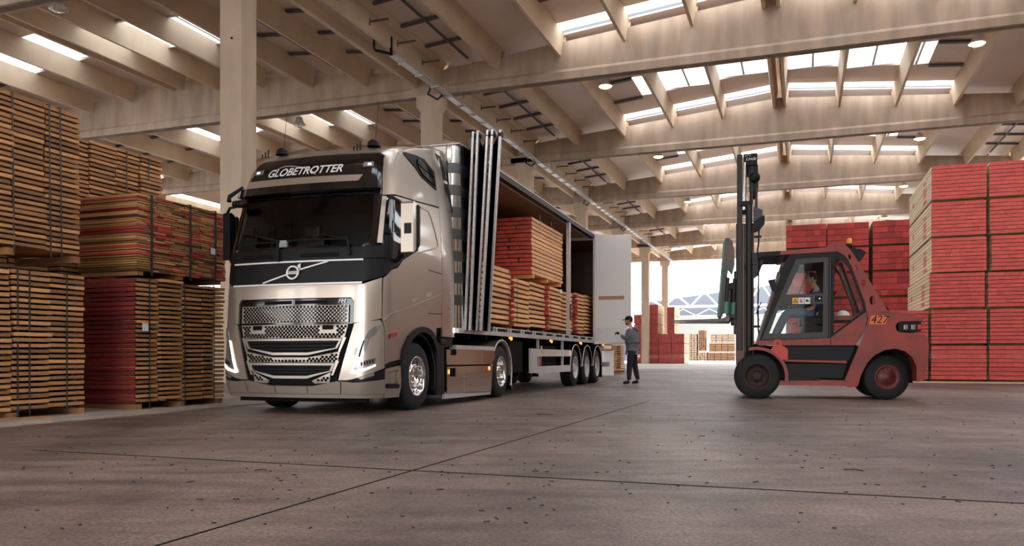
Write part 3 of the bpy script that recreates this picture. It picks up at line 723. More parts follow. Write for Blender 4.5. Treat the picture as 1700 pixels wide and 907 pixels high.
# side pods of the roof (raised silver fairing at the rear edge)
# black sign box
P('sign_panel', [(-1.43, 2.98), (1.43, 2.98), (1.43, 3.43), (1.35, 3.56), (1.2, 3.605), (0, 3.615), (-1.2, 3.605), (-1.35, 3.56), (-1.43, 3.43)], M['blackgloss'], .005, .02, .06, [[(-1.22, 3.0+.0), (1.22, 3.0), (1.21, 3.03), (-1.21, 3.03)]])
P('visor_stripe', [(-1.30, 3.135), (.80, 3.135), (.86, 3.17), (.93, 3.255), (-1.30, 3.275)], M['silver'], .028, .015, .06)
P('sun_visor', [(-1.40, 3.02), (1.40, 3.02), (1.38, 3.13), (-1.38, 3.13)], M['blackgloss'], .10, .09, .08)
for s in (-1, 1):
    P('sign_lamp', [(s*1.04-.13, 3.38), (s*1.04+.13, 3.38), (s*1.04+.12, 3.45), (s*1.04-.12, 3.45)], M['lens'], .012, .01, .1)
    P('sign_lamp_bulb', [(s*1.04-.05, 3.40), (s*1.04+.05, 3.40), (s*1.04+.05, 3.425), (s*1.04-.05, 3.425)], M['lamp_white'], .018, .006, .1)
# lettering carried onto the curved surface
def letters(txt, size, q0, z0, scale_q, m, off, shear=0., name='lettering', parent=truck, space=1.0, slope=0, sy=1.0, bold=0.0):
    me = text_mesh(txt, size, shear, 0, space, bold)
    ws = me.vertices[0].co
    for v in me.vertices:
        v.co = CS(q0+v.co.x*scale_q, z0+v.co.y*sy+v.co.x*slope, off)
    me.materials.clear(); me.materials.append(m); return link(name, me, parent)
letters('GLOBETROTTER', .16, -.11, 3.368, 1.17, M['letter'], .014, .28, space=.98, bold=.0035)
letters('FH', .085, .80, 1.512, 1.1, M['letter'], .014, .25)
arcq = [(-.66, 3.42), (-.6, 3.455), (-.5, 3.475), (-.38, 3.47), (-.2, 3.44), (-.05, 3.40), (.08, 3.34), (.13, 3.30)]
P('emblem_arc', line_poly(arcq, .012), M['alu'], .010, .004, .03)
# windscreen and its frame
P('windscreen', WS, M['wscreen'], -.005, 0, .08)
P('windscreen_frame', [(-1.44, 2.24), (1.44, 2.24), (1.43, 3.0), (-1.43, 3.0)], M['blackgloss'], .002, .02, .08, [WS])
P('pillar_trim', [(1.46, 2.30), (1.60, 2.30), (1.60, 2.96), (1.46, 2.955)], M['silver'], 0, .02, .08, both=True)
# cowl, chrome strips, black band
P('cowl', [(-1.72, 2.28), (-1.72, 2.10), (-1.22, 2.078), (1.22, 2.078), (1.72, 2.10), (1.72, 2.28), (1.25, 2.235), (-1.25, 2.235)][::-1], M['black'], .012, .03, .08)
P('chrome_strip', line_poly([(-1.17, 2.055), (0, 2.055), (1.17, 2.06)], .022), M['letter'], .026, .015, .08)
P('black_band', [(-2.17, 2.10), (-2.1, 2.02), (-1.77, 1.865), (-1.4, 1.80), (-1.165, 1.765), (1.165, 1.765), (1.4, 1.80), (1.77, 1.865), (2.1, 2.02), (2.17, 2.10), (1.75, 2.09), (1.22, 2.07), (-1.22, 2.07), (-1.75, 2.09)], M['black'], .008, .03, .08)
P('chrome_strip', line_poly([(-1.17, 1.752), (0, 1.748), (1.17, 1.752)], .024), M['letter'], .022, .015, .08)
P('emblem_bar', line_poly([(-.53, 1.775), (-.10, 1.885)], .02), M['letter'], .022, .01, .06)
P('emblem_bar', line_poly([(.10, 1.945), (.56, 2.045)], .02), M['letter'], .022, .01, .06)
ring = lambda r, n=28: [(r*1.12*math.cos(6.2832*i/n), 1.905+r*math.sin(6.2832*i/n)) for i in range(n)]
e_ = P('emblem_ring', ring(.095), M['letter'], .04, .02, .05, [ring(.074)])
P('emblem_arrow', [(.07, 1.965), (.12, 2.02), (.125, 1.965)], M['letter'], .04, .015, .05); P('emblem_arrow', [(.07, 1.995), (.128, 2.03), (.128, 1.96), (.115, 1.96), (.11, 1.99)], M['letter'], .04, .015, .05)
P('emblem_plate', [(-.09, 1.885), (.09, 1.885), (.09, 1.925), (-.09, 1.925)], M['letter'], .036, .012, .05)
letters('VOLVO', .042, 0, 1.905, 1.1, M['dark'], .04)
# upper silver front with opening for the grille
P('front_panel', [(-1.66, 1.83), (-1.20, 1.738), (0, 1.735), (1.20, 1.738), (1.66, 1.83), (1.69, 1.285), (1.3, 1.235), (.985, 1.225), (.985, 1.50), (.94, 1.56), (-.94, 1.56), (-.985, 1.50), (-.985, 1.225), (-1.3, 1.235), (-1.69, 1.285)][::-1], M['silver'], .004, .03, .07)
P('grille_surround', [(-.975, 1.215), (.975, 1.215), (.975, 1.50), (.93, 1.548), (-.93, 1.548), (-.975, 1.50)], M['blackgloss'], -.012, .02, .1)
for s in ((-.50, -.02), (.04, .56)):
    P('vent_slot', [(s[0], 1.485), (s[1], 1.485), (s[1], 1.53), (s[0], 1.53)], M['dark'], -.008, .004, .1)
mesh1 = [(-.905, 1.235), (.915, 1.235), (.915, 1.462), (-.905, 1.462)]
P('grille_mesh', mesh1, M['grille'], .012, .009, .5, hex_holes(mesh1, .060, .0262))
P('lower_backing', [(-.97, 1.22), (-.72, .40), (.72, .40), (.97, 1.22)], M['dark'], -.02, .02, .1)
mesh2 = [(-.91, 1.205), (-.86, 1.025), (.86, 1.025), (.91, 1.205)]
nt = [[(s*.6-.085, 1.135), (s*.6-.085, 1.195), (s*.6+.085, 1.195), (s*.6+.085, 1.135)] for s in (-1, 1)]
hh = [h for h in hex_holes(mesh2, .060, .0262) if not any(in_poly(p, [(n_[0][0]-.03, 1.11), (n_[0][0]-.03, 1.22), (n_[2][0]+.03, 1.22), (n_[2][0]+.03, 1.11)]) for p in h for n_ in nt)]
P('grille_mesh', mesh2, M['grille'], .010, .009, .5, hh+nt)
mesh3 = [(-.80, .845), (-.3, .765), (.3, .765), (.80, .845), (.765, .70), (-.765, .70)]
P('grille_mesh', mesh3[::-1], M['grille'], .010, .009, .5, hex_holes(mesh3, .060, .0262))
for s in (-1, 1):
    m4 = [(s*.66, .57), (s*.36, .455), (s*.40, .42), (s*.64, .43)]
    if s > 0: m4 = m4[::-1]
    P('grille_mesh', m4, M['grille'], .010, .009, .5, hex_holes(m4, .060, .0262))
for zt, zm, zb, w0, w1, w2 in ((1.015, .885, .795, .83, .76, .30), (.69, .585, .485, .73, .68, .28)):
    op = [(-w0, zt), (-w1, zm), (-w2, zb), (w2, zb), (w1, zm), (w0, zt)]
    inn = [(-w0+.05, zt-.028), (-w1+.03, zm+.005), (-w2, zb+.035), (w2, zb+.035), (w1-.03, zm+.005), (w0-.05, zt-.028)]
    P('air_intake_frame', op, M['grille'], .022, .03, .1, [inn])
    for i in range(3): 
        z = zb+.06+(zt-zb-.08)*(i+.3)/3; w_ = (w2+.25 if i == 0 else w1-.02); P('air_intake_blade', [(-w_, z), (w_, z), (w_, z+.012), (-w_, z+.012)], M['black'], -.004, .015, .2)
for s in (-1, 1):
    for zz, q1, q2 in ((.93, .80, .88), (.62, .70, .78)):
        pl = [(s*q1, zz-.09), (s*(q1-.03), zz-.09), (s*(q2-.04), zz+.10), (s*(q2+.01), zz+.10)]
        P('grille_bracket', pl if s < 0 else pl[::-1], M['silver'], .015, .02, .1)
# headlamp panels
HP = [(1.0, 1.215), (1.635, 1.262), (1.70, 1.235), (1.785, 1.15), (1.82, .625), (.905, .465), (.775, .465)]
P('lamp_panel', HP[::-1], M['silver'], .006, .03, .07, both=True)
HLu = [(1.265, 1.015), (1.375, 1.125), (1.555, 1.185), (1.665, 1.185), (1.53, 1.075), (1.41, 1.015)]
HLm = [(1.25, 1.005), (1.40, 1.005), (1.235, .74), (1.10, .74)]
HLl = [(1.13, .72), (1.23, .72), (1.55, .76), (1.54, .69), (1.20, .635), (1.02, .60)]
DRL = [(1.21, 1.0), (.955, .565), (1.0, .55), (1.28, .588), (1.55, .652), (1.548, .676), (1.27, .617), (1.02, .585), (1.245, 1.0)]
P('headlamp', HLu[::-1], M['lens'], .016, .01, .06, both=True, label='clear upper headlamp lens')
P('headlamp', HLm, M['lens'], .014, .008, .06, both=True)
P('headlamp', HLl, M['lens'], .014, .008, .06, both=True)
P('daytime_lamp', DRL, M['lamp_white'], .022, .01, .05, both=True, label='glowing V-shaped daytime running lamp')
for i in range(5): P('lamp_led', [(1.20+i*.065, .655+i*.011), (1.235+i*.065, .66+i*.011), (1.235+i*.065, .705+i*.009), (1.20+i*.065, .70+i*.009)], M['dark'], .018, .003, .1, both=True)
P('lamp_inner', [(1.20, .99), (1.27, .99), (1.17, .77), (1.14, .77)], M['dark'], .018, .003, .06, both=True)
P('tow_cover', [(1.04, .88), (1.12, .905), (1.10, .81), (1.02, .80)], M['grille'], .012, .005, .05)
P('fog_surround', [(.90, .455), (1.80, .60), (1.80, .485), (1.0, .445)][::-1], M['black'], .004, .03, .08, both=True)
P('fog_lamp', [(1.11, .495), (1.52, .57), (1.51, .525), (1.2, .475)][::-1], M['lens'], .012, .008, .06, both=True)
# bumper
P('bumper', [(-.81, .285), (.81, .285), (.81, .43), (.765, .455), (.36, .385), (-.36, .385), (-.765, .455), (-.81, .43)], M['silver'], .012, .03, .08)
P('bumper', [(.825, .285), (1.83, .285), (1.83, .475), (1.0, .435), (.9, .445), (.79, .45), (.825, .43)], M['silver'], .012, .03, .08, both=True)
P('bumper_lip', [(-1.83, .225), (1.83, .225), (1.83, .278), (-1.83, .278)], M['silver'], .004, .03, .08)
P('plate_recess', line_poly([(-.28, .385), (-.28, .29)], .006)+[], M['dark'], .016, .004, .2)
P('plate_recess', line_poly([(.28, .385), (.28, .29)], .006)+[], M['dark'], .016, .004, .2)
# boarding step unit
P('step_unit', [(1.85, .225), (2.2, .215), (2.215, .35), (2.2, .655), (1.85, .605)], M['silver'], .004, .03, .06, [[(1.9, .37), (2.16, .36), (2.16, .60), (1.9, .565)]], both=True)
P('step_recess', [(1.89, .36), (2.17, .35), (2.17, .61), (1.89, .575)], M['grille'], -.03, .02, .08, both=True)
P('step_tread', [(1.89, .355), (2.17, .345), (2.17, .40), (1.89, .415)], M['black'], .02, .05, .08, both=True)
P('door_sill', [(1.83, .625), (2.23, .675), (2.23, .725), (1.83, .655)], M['black'], .0, .03, .06, both=True)
# side panels with window
SD = [(1.705, 1.835), (1.71, 1.29), (1.735, 1.24), (1.815, 1.14), (1.845, .67), (2.19, .735)]+ARO[1:9]+[(2.87, 1.03), (2.885, 1.215), (3, 1.225), (3, 3.085), (2.43, 3.03), (1.83, 2.98), (1.615, 2.955), (1.60, 2.89), (1.60, 2.20), (1.74, 2.105), (1.76, 2.06), (2.1, 2.02), (2.17, 2.105), (2.1, 2.0), (1.77, 1.845)]
SD = [(1.705, 1.83), (1.71, 1.29), (1.735, 1.24), (1.815, 1.14), (1.845, .67), (2.19, .735)]+ARO[1:9]+[(2.87, 1.03), (2.885, 1.215), (3, 1.225), (3, 3.085), (2.43, 3.03), (1.83, 2.98), (1.615, 2.95), (1.615, 2.9), (1.70, 2.94), (2.06, 2.968), (2.39, 2.9), (2.475, 2.8), (2.485, 2.32), (2.19, 2.115), (2.115, 2.0), (1.77, 1.845)]
P('side_panel', SD, M['silver'], 0, .02, .06, both=True)
P('window_frame', [(1.612, 2.19), (1.75, 2.095), (1.9, 2.07), (2.1, 2.02), (2.19, 2.12), (2.485, 2.32), (2.475, 2.8), (2.39, 2.9), (2.06, 2.968), (1.70, 2.94), (1.612, 2.89)], M['black'], -.002, .03, .07, [WIN], both=True)
P('side_window', WIN, M['glass'], -.012, 0, .08, both=True)
P('swage_line', line_poly([(1.745, 1.25), (2.13, 1.385), (2.575, 1.56), (3, 1.745)], .03), M['silver'], .016, .015, .06, both=True)
P('seam', line_poly([(1.62, 2.965), (1.83, 2.985), (2.43, 3.04), (3, 3.095)], .018), M['dark'], .003, .01, .07, both=True)
P('seam', line_poly([(2.53, 2.98), (2.72, 2.965), (2.79, 2.87), (2.86, 2.70), (2.925, 2.50), (2.90, 2.455), (2.84, 2.425), (2.50, 2.29)], .02), M['grille'], .008, .01, .07, both=True)
P('seam', line_poly([(2.70, 2.07), (3, 2.06)], .010), M['dark'], .003, .006, .07, both=True)
P('seam', line_poly([(2.70, 1.42), (3, 1.44)], .010), M['dark'], .003, .006, .07, both=True)
P('side_lamp', [(1.905, 1.075), (2.13, 1.115), (2.11, 1.06), (1.93, 1.01)][::-1], M['chrome'], .014, .01, .07, both=True, label='chrome-framed side indicator')
P('side_badge', [(2.365, 1.59), (2.53, 1.645), (2.515, 1.59), (2.375, 1.54)][::-1], M['chrome'], .01, .008, .07)
letters('500', .12, 2.70, 1.70, .62, M['letter'], .012, .3, slope=.08, sy=.75)
P('wheel_arch', ARO+ARI[::-1], M['black'], .035, .06, .06, both=True)
# air intake hatch on the roof side
HT = [(1.97, 3.70), (2.30, 3.76), (2.62, 3.77), (2.97, 3.66), (2.99, 3.60), (2.98, 3.36), (2.60, 3.46), (2.42, 3.56)]
P('air_intake_trim', HT[::-1], M['black'], .012, .02, .06, both=True)
P('air_intake_panel', [(2.40, 3.71), (2.62, 3.72), (2.93, 3.61), (2.93, 3.545), (2.42, 3.635)][::-1], M['blackgloss'], .03, .02, .06, both=True)
P('air_intake_panel', [(2.45, 3.61), (2.93, 3.525), (2.93, 3.41), (2.60, 3.50)][::-1], M['blackgloss'], .03, .02, .06, both=True)
# rear wall, side deflectors
b = MB(); b.bb(-1.05, 1.05, 2.16, 2.2, 1.25, 3.99); b.obj('rear_wall', M['dark'], truck)
for s in (-1, 1):
    b = MB()
    xs = lambda z: s*itp(z, HW)
    prof = [1.09, 1.5, 2.0, 2.3, 3.0, 3.45, 3.7, 4.03]; V = []
    for z in prof:
        V += [(xs(z), 2.235, z), (xs(z)+s*.005, 2.50, z), (xs(z)-s*.03, 2.80, z)]
    fs = [(i*3+j, i*3+j+1, i*3+3+j+1, i*3+3+j) for i in range(len(prof)-1) for j in range(2)]
    b.add(V, fs, 0, True); b.add([(x-s*.03, y, z) for x, y, z in V], fs, 0, True)
    o = b.obj('side_deflector', M['silver'], truck)
    b = MB(); 
    b.add([(xs(4.0)+s*.006, 2.38, 4.0), (xs(4.0)+s*.006, 2.62, 4.0), (xs(3.6)+s*.008, 2.72, 3.6), (xs(3.6)+s*.008, 2.52, 3.6)], [(0, 1, 2, 3)])
    b.add([(xs(3.56)+s*.008, 2.55, 3.56), (xs(3.56)+s*.006, 2.72, 3.56), (xs(3.12)+s*.006, 2.80, 3.12), (xs(3.10)+s*.006, 2.74, 3.10)], [(0, 1, 2, 3)]); b.obj('deflector_trim', M['black'], truck)
    b = MB(); b.bb(s*1.16-.03, s*1.16+.03, 2.24, 2.8, .93, 1.10); b.obj('deflector_foot', M['black'], truck)
    b = MB(); b.bb(s*1.2-.04, s*1.24+.0, 2.74, 2.79, 1.16, 1.24); b.obj('marker_lamp', M['lamp_white'], truck)
# mirrors
for s in (1, -1):
    mi = link('mirror', None, truck)
    x0_, x1_ = (1.42, 1.60) if s > 0 else (1.30, 1.42)
    b = MB(); b.prism([(.44, 2.16), (.44, 2.84), (.47, 2.86), (.54, 2.83), (.56, 2.78), (.56, 2.36), (.54, 2.22)], 'x', s*x0_, s*x1_)
    o = b.obj('mirror_housing', M['silver'] if s > 0 else M['black'], truck, .03)
    b = MB(); b.prism([(.565, 2.24), (.565, 2.82), (.62, 2.80), (.62, 2.28)], 'x', s*(x0_-.02), s*(x1_+.02)); b.obj('mirror_back', M['black'], truck, .01)
    b = MB(); b.bb(s*(x0_+.05), s*(x1_-.03), .432, .44, 2.42, 2.56); b.obj('mirror_camera', M['black'], truck)
    for a_ in (([(s*1.22, .45, 2.93), (s*1.30, .44, 2.92), (s*1.40, .5, 2.84)], .02), ([(s*1.22, .62, 2.07), (s*1.32, .58, 2.10), (s*1.40, .54, 2.26)], .035)):
        b = MB(); b.tube(a_[0], a_[1], 8); b.obj('mirror_arm', M['black'], truck)
    bpy.data.objects.remove(mi)
# kerb mirror at the passenger corner and visor edge
b = MB(); b.tube([(-1.06, .42, 3.20), (-1.20, .30, 3.05), (-1.19, .28, 2.98)], [.02, .03, .035], 8); b.lathe([(-.1, .0001), (-.1, .05), (.1, .06), (.12, .0001)], (-1.0, .27, 2.93), 'x', 12); b.obj('kerb_mirror', M['black'], truck)
# wipers
for pts in ([(-.25, 2.06), (-.27, 2.20), (-.30, 2.34)], [(.90, 2.12), (.84, 2.30), (.80, 2.36)]):
    b = MB(); b.tube([CS(q, z, .05) for q, z in pts], .018, 6); b.obj('wiper_arm', M['black'], truck)
for pts in ([(-.28, 2.33), (-.7, 2.335), (-1.15, 2.325)], [(.82, 2.335), (.3, 2.35), (-.15, 2.34)]):
    b = MB(); b.tube([CS(q, z, .035) for q, z in pts], .012, 6); b.tube([CS(pts[0][0]*.97, 2.34, .05), CS(pts[1][0], 2.43, .05), CS(pts[1][0]*1.05, 2.345, .04)], .008, 5); b.obj('wiper_blade', M['black'], truck)
P('cowl_vent', [(-.95, 2.11), (-.38, 2.11), (-.38, 2.165), (-.95, 2.165)], M['dark'], .018, .006, .1); P('cowl_vent', [(.10, 2.11), (.72, 2.11), (.72, 2.165), (.10, 2.165)], M['dark'], .018, .006, .1)
# roof lamps, aerials, horns
for x in (-.80, .72):
    b = MB(); b.lathe([(0, .10), (.06, .09), (.10, .04), (.11, .0001)], (x, 1.0, 3.78), 'z', 16); b.obj('beacon_base', M['black'], truck)
    for i in range(3): 
        b = MB(); b.tube([(x-.12-.05*i, .82, 3.70), (x-.12-.05*i, .82, 3.82-.03*i)], .012, 6); b.obj('roof_marker', M['black'], truck)
    b = MB(); b.tube([(x+.02, 1.0, 3.82), (x+.05, 1.05, 4.45)], .004, 4); b.obj('aerial', M['black'], truck)
# interior
b = MB(); b.bb(-1.12, 1.12, .35, 2.15, 1.28, 1.34); b.obj('cab_floor', M['dark'], truck)
b = MB(); b.bb(-1.1, 1.1, 2.02, 2.10, 1.34, 3.5); b.obj('rear_liner', M['black'], truck)
b = MB(); b.bb(-1.1, 1.1, .62, 2.05, 3.03, 3.08); b.obj('headliner', M['black'], truck)
b = MB(); b.prism([(.25, 1.9), (.32, 2.2), (.52, 2.22), (.68, 2.05), (.70, 1.75), (.3, 1.7)], 'x', -1.12, 1.12); b.obj('dashboard', M['black'], truck, .02)
for x in (-.62, .62):
    b = MB(); b.box((x, 1.25, 1.85), (.52, .5, .16)); b.box((x, 1.52, 2.25), (.50, .14, .75)); b.box((x, 1.55, 2.70), (.28, .1, .2)); b.bb(x-.15, x+.15, 1.1, 1.4, 1.34, 1.8); b.obj('seat', M['black'], truck, .04)
b = MB(); c = Vector((.62, .82, 2.12)); b.tube([c+Vector((.23*math.cos(t*.4189), .10*math.sin(t*.4189), .21*math.sin(t*.4189))) for t in range(15)], .016, 6, closed=True); b.tube([c, c+Vector((0, -.2, -.15))], .03, 6); b.box(c, (.44, .03, .04)); b.obj('steering_wheel', M['black'], truck)
b = MB(); b.bb(.95, 1.0, .7, .75, 2.28, 2.55); b.obj('curtain', M['paper'], truck)
b = MB(); b.bb(-.42, -.30, .36, .40, 2.24, 2.40); b.obj('paper_card', M['paper'], truck)
# chassis, fenders, skirts
b = MB()
for s in (-1, 1): b.bb(s*.45-.05, s*.45+.05, .3, 6.0, .70, .98)
b.bb(-1.0, 1.0, .22, .62, .30, 1.2); b.bb(-.42, .42, .3, 2.2, .45, 1.25); b.bb(-.95, .95, .75, 2.0, 1.2, 1.27); b.bb(-.06, .06, 1.3, 1.46, .42, .56)
b.tube([(-1.0, 1.39, .49), (1.0, 1.39, .49)], .07, 8); b.tube([(-1.0, 5.2, .49), (1.0, 5.2, .49)], .12, 10); b.box((0, 5.2, .49), (.4, .5, .4)); b.bb(-1.0, 1.0, .28, .34, .16, .27)
b.obj('chassis', M['dark'], truck)
b = MB(); b.box((0, 4.7, 1.09), (1.0, .9, .08), rx=.05); b.lathe([(0, .5), (.06, .5), (.06, .0001)], (0, 4.7, 1.08), 'z', 28); b.obj('fifth_wheel', M['dark'], truck)
for s in (-1, 1):
    def SK(u, v, off=0, s=s): return Vector((s*(1.235+off), u, v))
    def Q(name, poly, m, off=0, th=.02, holes=(), label=None):
        mb = patch(SK, poly, off, th, .6, holes); o = mb.obj(name, m, truck)
        if label: o['label'] = label
        return o
    Q('side_skirt', [(2.46, .645), (4.60, .635), (4.78, .80), (4.72, .885), (2.86, .89), (2.86, .80), (2.62, .80), (2.62, .89), (2.44, .89)], M['skirt'])
    Q('side_skirt', [(2.47, .62), (2.47, .20), (4.55, .13), (4.60, .61)], M['skirt'], 0, .02, [[(2.58, .61-.02), (2.58, .44), (2.83, .44), (2.83, .59)]])
    Q('skirt_shelf', [(2.86, .895), (4.70, .89), (4.71, .96), (2.86, .965)], M['alu'], .0, .12)
    Q('skirt_seam', line_poly([(3.2, .64), (3.2, .88)], .006), M['grille'], .003, .004); Q('skirt_seam', line_poly([(4.05, .64), (4.05, .88)], .006), M['grille'], .003, .004)
    Q('skirt_seam', line_poly([(3.2, .19), (3.2, .61)], .006), M['grille'], .003, .004); Q('skirt_seam', line_poly([(2.47, .455), (2.86, .44), (4.57, .475)], .012), M['chrome'], .006, .008)
    Q('skirt_lip', [(2.36, .11), (4.55, .085), (4.55, .125), (2.4, .19)], M['alu'], -.01, .04)
    Q('marker_lamp', [(2.50, .50), (2.56, .50), (2.56, .57), (2.50, .57)], M['lamp_amber'], .008, .01); Q('marker_lamp', [(4.40, .53), (4.48, .53), (4.48, .60), (4.40, .60)], M['lamp_amber'], .008, .01)
    b = MB(); b.bb(s*.5, s*1.2, 2.7, 4.5, .2, .9); b.obj('fuel_tank', M['dark'], truck, .06)
    # fenders
    b = MB(); A = arc(1.39, .49, .60, -20, 95, 12); B_ = arc(1.39, .49, .64, 95, -20, 12); b.prism([(p[0]-.0, p[1]) for p in A]+B_, 'x', s*.88, s*1.23); 
    o = b.obj('fender', M['black'], truck); 
    b = MB(); b.bb(s*.85, s*1.22, 2.08, 2.42, .18, 1.0); b.bb(s*1.0, s*1.24, 2.22, 2.45, .95, 1.05); b.obj('fender_rear', M['black'], truck, .03)
    b = MB(); A = arc(5.2, .49, .56, -8, 172, 20); B_ = arc(5.2, .49, .60, 172, -8, 20); b.prism(A+B_, 'x', s*.65, s*1.2); b.obj('fender', M['grille'], truck)
    b = MB(); b.tube([(s*1.215,)+p for p in arc(5.2, .49, .60, -28, 178, 24)], .018, 6); b.obj('fender_edge', M['alu'], truck)
    b = MB(); b.bb(s*.7, s*1.2, 5.84, 5.86, .12, .5); b.obj('mud_flap', M['dark'], truck)
# ---- wheels
def tyre_mb(R=.49, w=.30, r0=.285):
    b = MB(); h = w/2
    b.lathe([(-h, r0), (-h-.004, r0+.05), (-h+.004, R-.09), (-h+.02, R-.03), (-h+.045, R-.006), (-h+.06, R), (h-.06, R), (h-.045, R-.006), (h-.02, R-.03), (h-.004, R-.09), (h+.004, r0+.05), (h, r0)], axis='x', n=56)
    for g_ in (-.075, -.025, .025, .075): b.lathe([(g_-.006, R+.001), (g_+.006, R+.001)], axis='x', n=56, mi=1)
    return b
TY_F = tyre_mb(.49, .33).mesh('tyre', [M['rubber'], M['dark']])
def rim_front():
    b = MB()
    b.lathe([(.15, .29), (.165, .295), (.168, .275), (.13, .262), (.10, .25), (.085, .235), (.10, .20), (.125, .185), (.135, .17), (.135, .105), (.10, .09), (.05, .085), (.05, .0001)], axis='x', n=48)
    for i in range(10):
        a = i*math.pi/5; b.lathe([(.13, .016), (.165, .015), (.175, .008), (.175, .0001)], (0, .145*math.cos(a), .145*math.sin(a)), 'x', 8)
        a += math.pi/10; b.lathe([(.101, .0001), (.1005, .022)], (0.006, .222*math.cos(a), .222*math.sin(a)), 'x', 10, mi=1)
    b.lathe([(.05, .088), (.115, .088), (.13, .075), (.052, .07)], axis='x', n=24); b.lathe([(.06, .0001), (.06, .07)], axis='x', n=20, mi=1)
    return b
def rim_rear():
    b = MB()
    b.lathe([(.15, .29), (.165, .295), (.168, .275), (.12, .262), (.0, .25), (-.02, .235), (-.03, .20), (-.03, .16), (.0, .14), (.03, .125), (.12, .115), (.13, .10), (.13, .0001)], axis='x', n=48)
    for i in range(10):
        a = i*math.pi/5; b.lathe([(-.03, .016), (.02, .015), (.03, .0001)], (0, .168*math.cos(a), .168*math.sin(a)), 'x', 8)
        a += math.pi/10; b.lathe([(-.02, .0001), (-.021, .026)], (0.003, .218*math.cos(a), .218*math.sin(a)), 'x', 10, mi=1)
        b.lathe([(.10, .012), (.137, .011), (.14, .0001)], (0, .085*math.cos(a), .085*math.sin(a)), 'x', 6)
    return b
RF = rim_front().mesh('rim', [M['chrome'], M['dark']]); RRm = rim_rear().mesh('rim', [M['chrome'], M['dark']]); RT = rim_rear().mesh('rim', [M['alu'], M['dark']])
def wheel(parent, x, y, s, rim, z=.49, tw=0.0):
    w_ = link('wheel', None, parent); w_.location = (x, y, z); w_.rotation_euler = (0, 0, tw+(0 if s > 0 else math.pi))
    link('tyre', TY_F, w_); link('rim', rim, w_); return w_
for s in (1, -1):
    wheel(truck, s*1.055, 1.39, s, RF); wheel(truck, s*1.045, 5.2, s, RRm); wheel(truck, s*.70, 5.2, s, RRm)
# ================================================================ TRAILER
trl = thing('trailer', 'long box trailer with folded-open side, loaded with timber, standing on three axles', 'trailer', T_O, TRZ)
def tb(name, m, boxes, bevel=0, parent=trl):
    b = MB()
    for q in boxes: b.bb(*q)
    return b.obj(name, m, parent, bevel)
YE = 16.3
tb('floor_frame', M['dark'], [(-1.24, 1.24, 2.95, YE, 1.20, 1.29)])
tb('side_rail', M['alu'], [(1.2, 1.262, 2.9, YE, 1.165, 1.245)]); tb('side_rail', M['alu'], [(-1.262, -1.2, 2.9, YE, 1.165, 1.25)])
tb('deck_edge', M['brace'], [(1.10, 1.19, 3.5, 13.2, 1.245, 1.30)])
for i in range(11):
    y = 4.6+i*.84
    b = MB(); b.bb(1.19, 1.265, y, y+.05, 1.24, 1.33); b.bb(1.2, 1.27, y+.12, y+.2, 1.22, 1.31); b.tube([(1.255, y+.02, 1.31), (1.255, y+.66, 1.31)], .012, 6); b.obj('side_clamp', M['alu'], trl)
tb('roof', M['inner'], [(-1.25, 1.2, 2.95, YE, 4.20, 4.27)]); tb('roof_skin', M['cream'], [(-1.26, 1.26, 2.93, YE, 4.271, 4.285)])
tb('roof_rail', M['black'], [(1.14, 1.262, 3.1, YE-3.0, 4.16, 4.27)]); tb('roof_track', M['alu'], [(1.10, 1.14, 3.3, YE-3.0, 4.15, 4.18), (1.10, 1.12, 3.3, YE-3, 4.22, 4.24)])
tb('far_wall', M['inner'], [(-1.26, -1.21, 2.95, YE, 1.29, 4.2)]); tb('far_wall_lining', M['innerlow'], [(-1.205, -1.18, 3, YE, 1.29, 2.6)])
tb('headboard', M['cream'], [(-1.2, 1.12, 2.94, 3.0, 1.25, 4.25)])
tb('rear_door', M['innerlow'], [(-1.2, 1.2, YE-.06, YE, 1.25, 4.2)])
tb('rear_side_wall', M['cream'], [(1.20, 1.255, 13.36, YE, 1.25, 4.2)])
# front corner post, rounded
b = MB(); V = [(1.12, 2.86)]+[(1.06+.20*math.sin(a*math.pi/16), 3.04-.20*math.cos(a*math.pi/16)) for a in range(9)]+[(1.26, 3.40), (1.12, 3.40)]
b.prism(V, 'z', 1.245, 4.23); o = b.obj('corner_post', M['chromey'], trl)
for p in o.data.polygons: p.use_smooth = abs(p.normal.z) < .5
for i in range(7):  # darker grey bands across the corner post
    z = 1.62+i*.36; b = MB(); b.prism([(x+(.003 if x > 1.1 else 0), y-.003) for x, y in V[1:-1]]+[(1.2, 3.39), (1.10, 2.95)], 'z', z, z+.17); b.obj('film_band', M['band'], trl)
for z in (1.33, 3.98):
    tb('lamp_plate', M['cream'], [(1.05, 1.17, 2.842, 2.852, z, z+.22)]); b = MB(); b.bb(1.085, 1.135, 2.825, 2.842, z+.05, z+.17); o = b.obj('marker_lamp', M['lamp_white'], trl, .01)
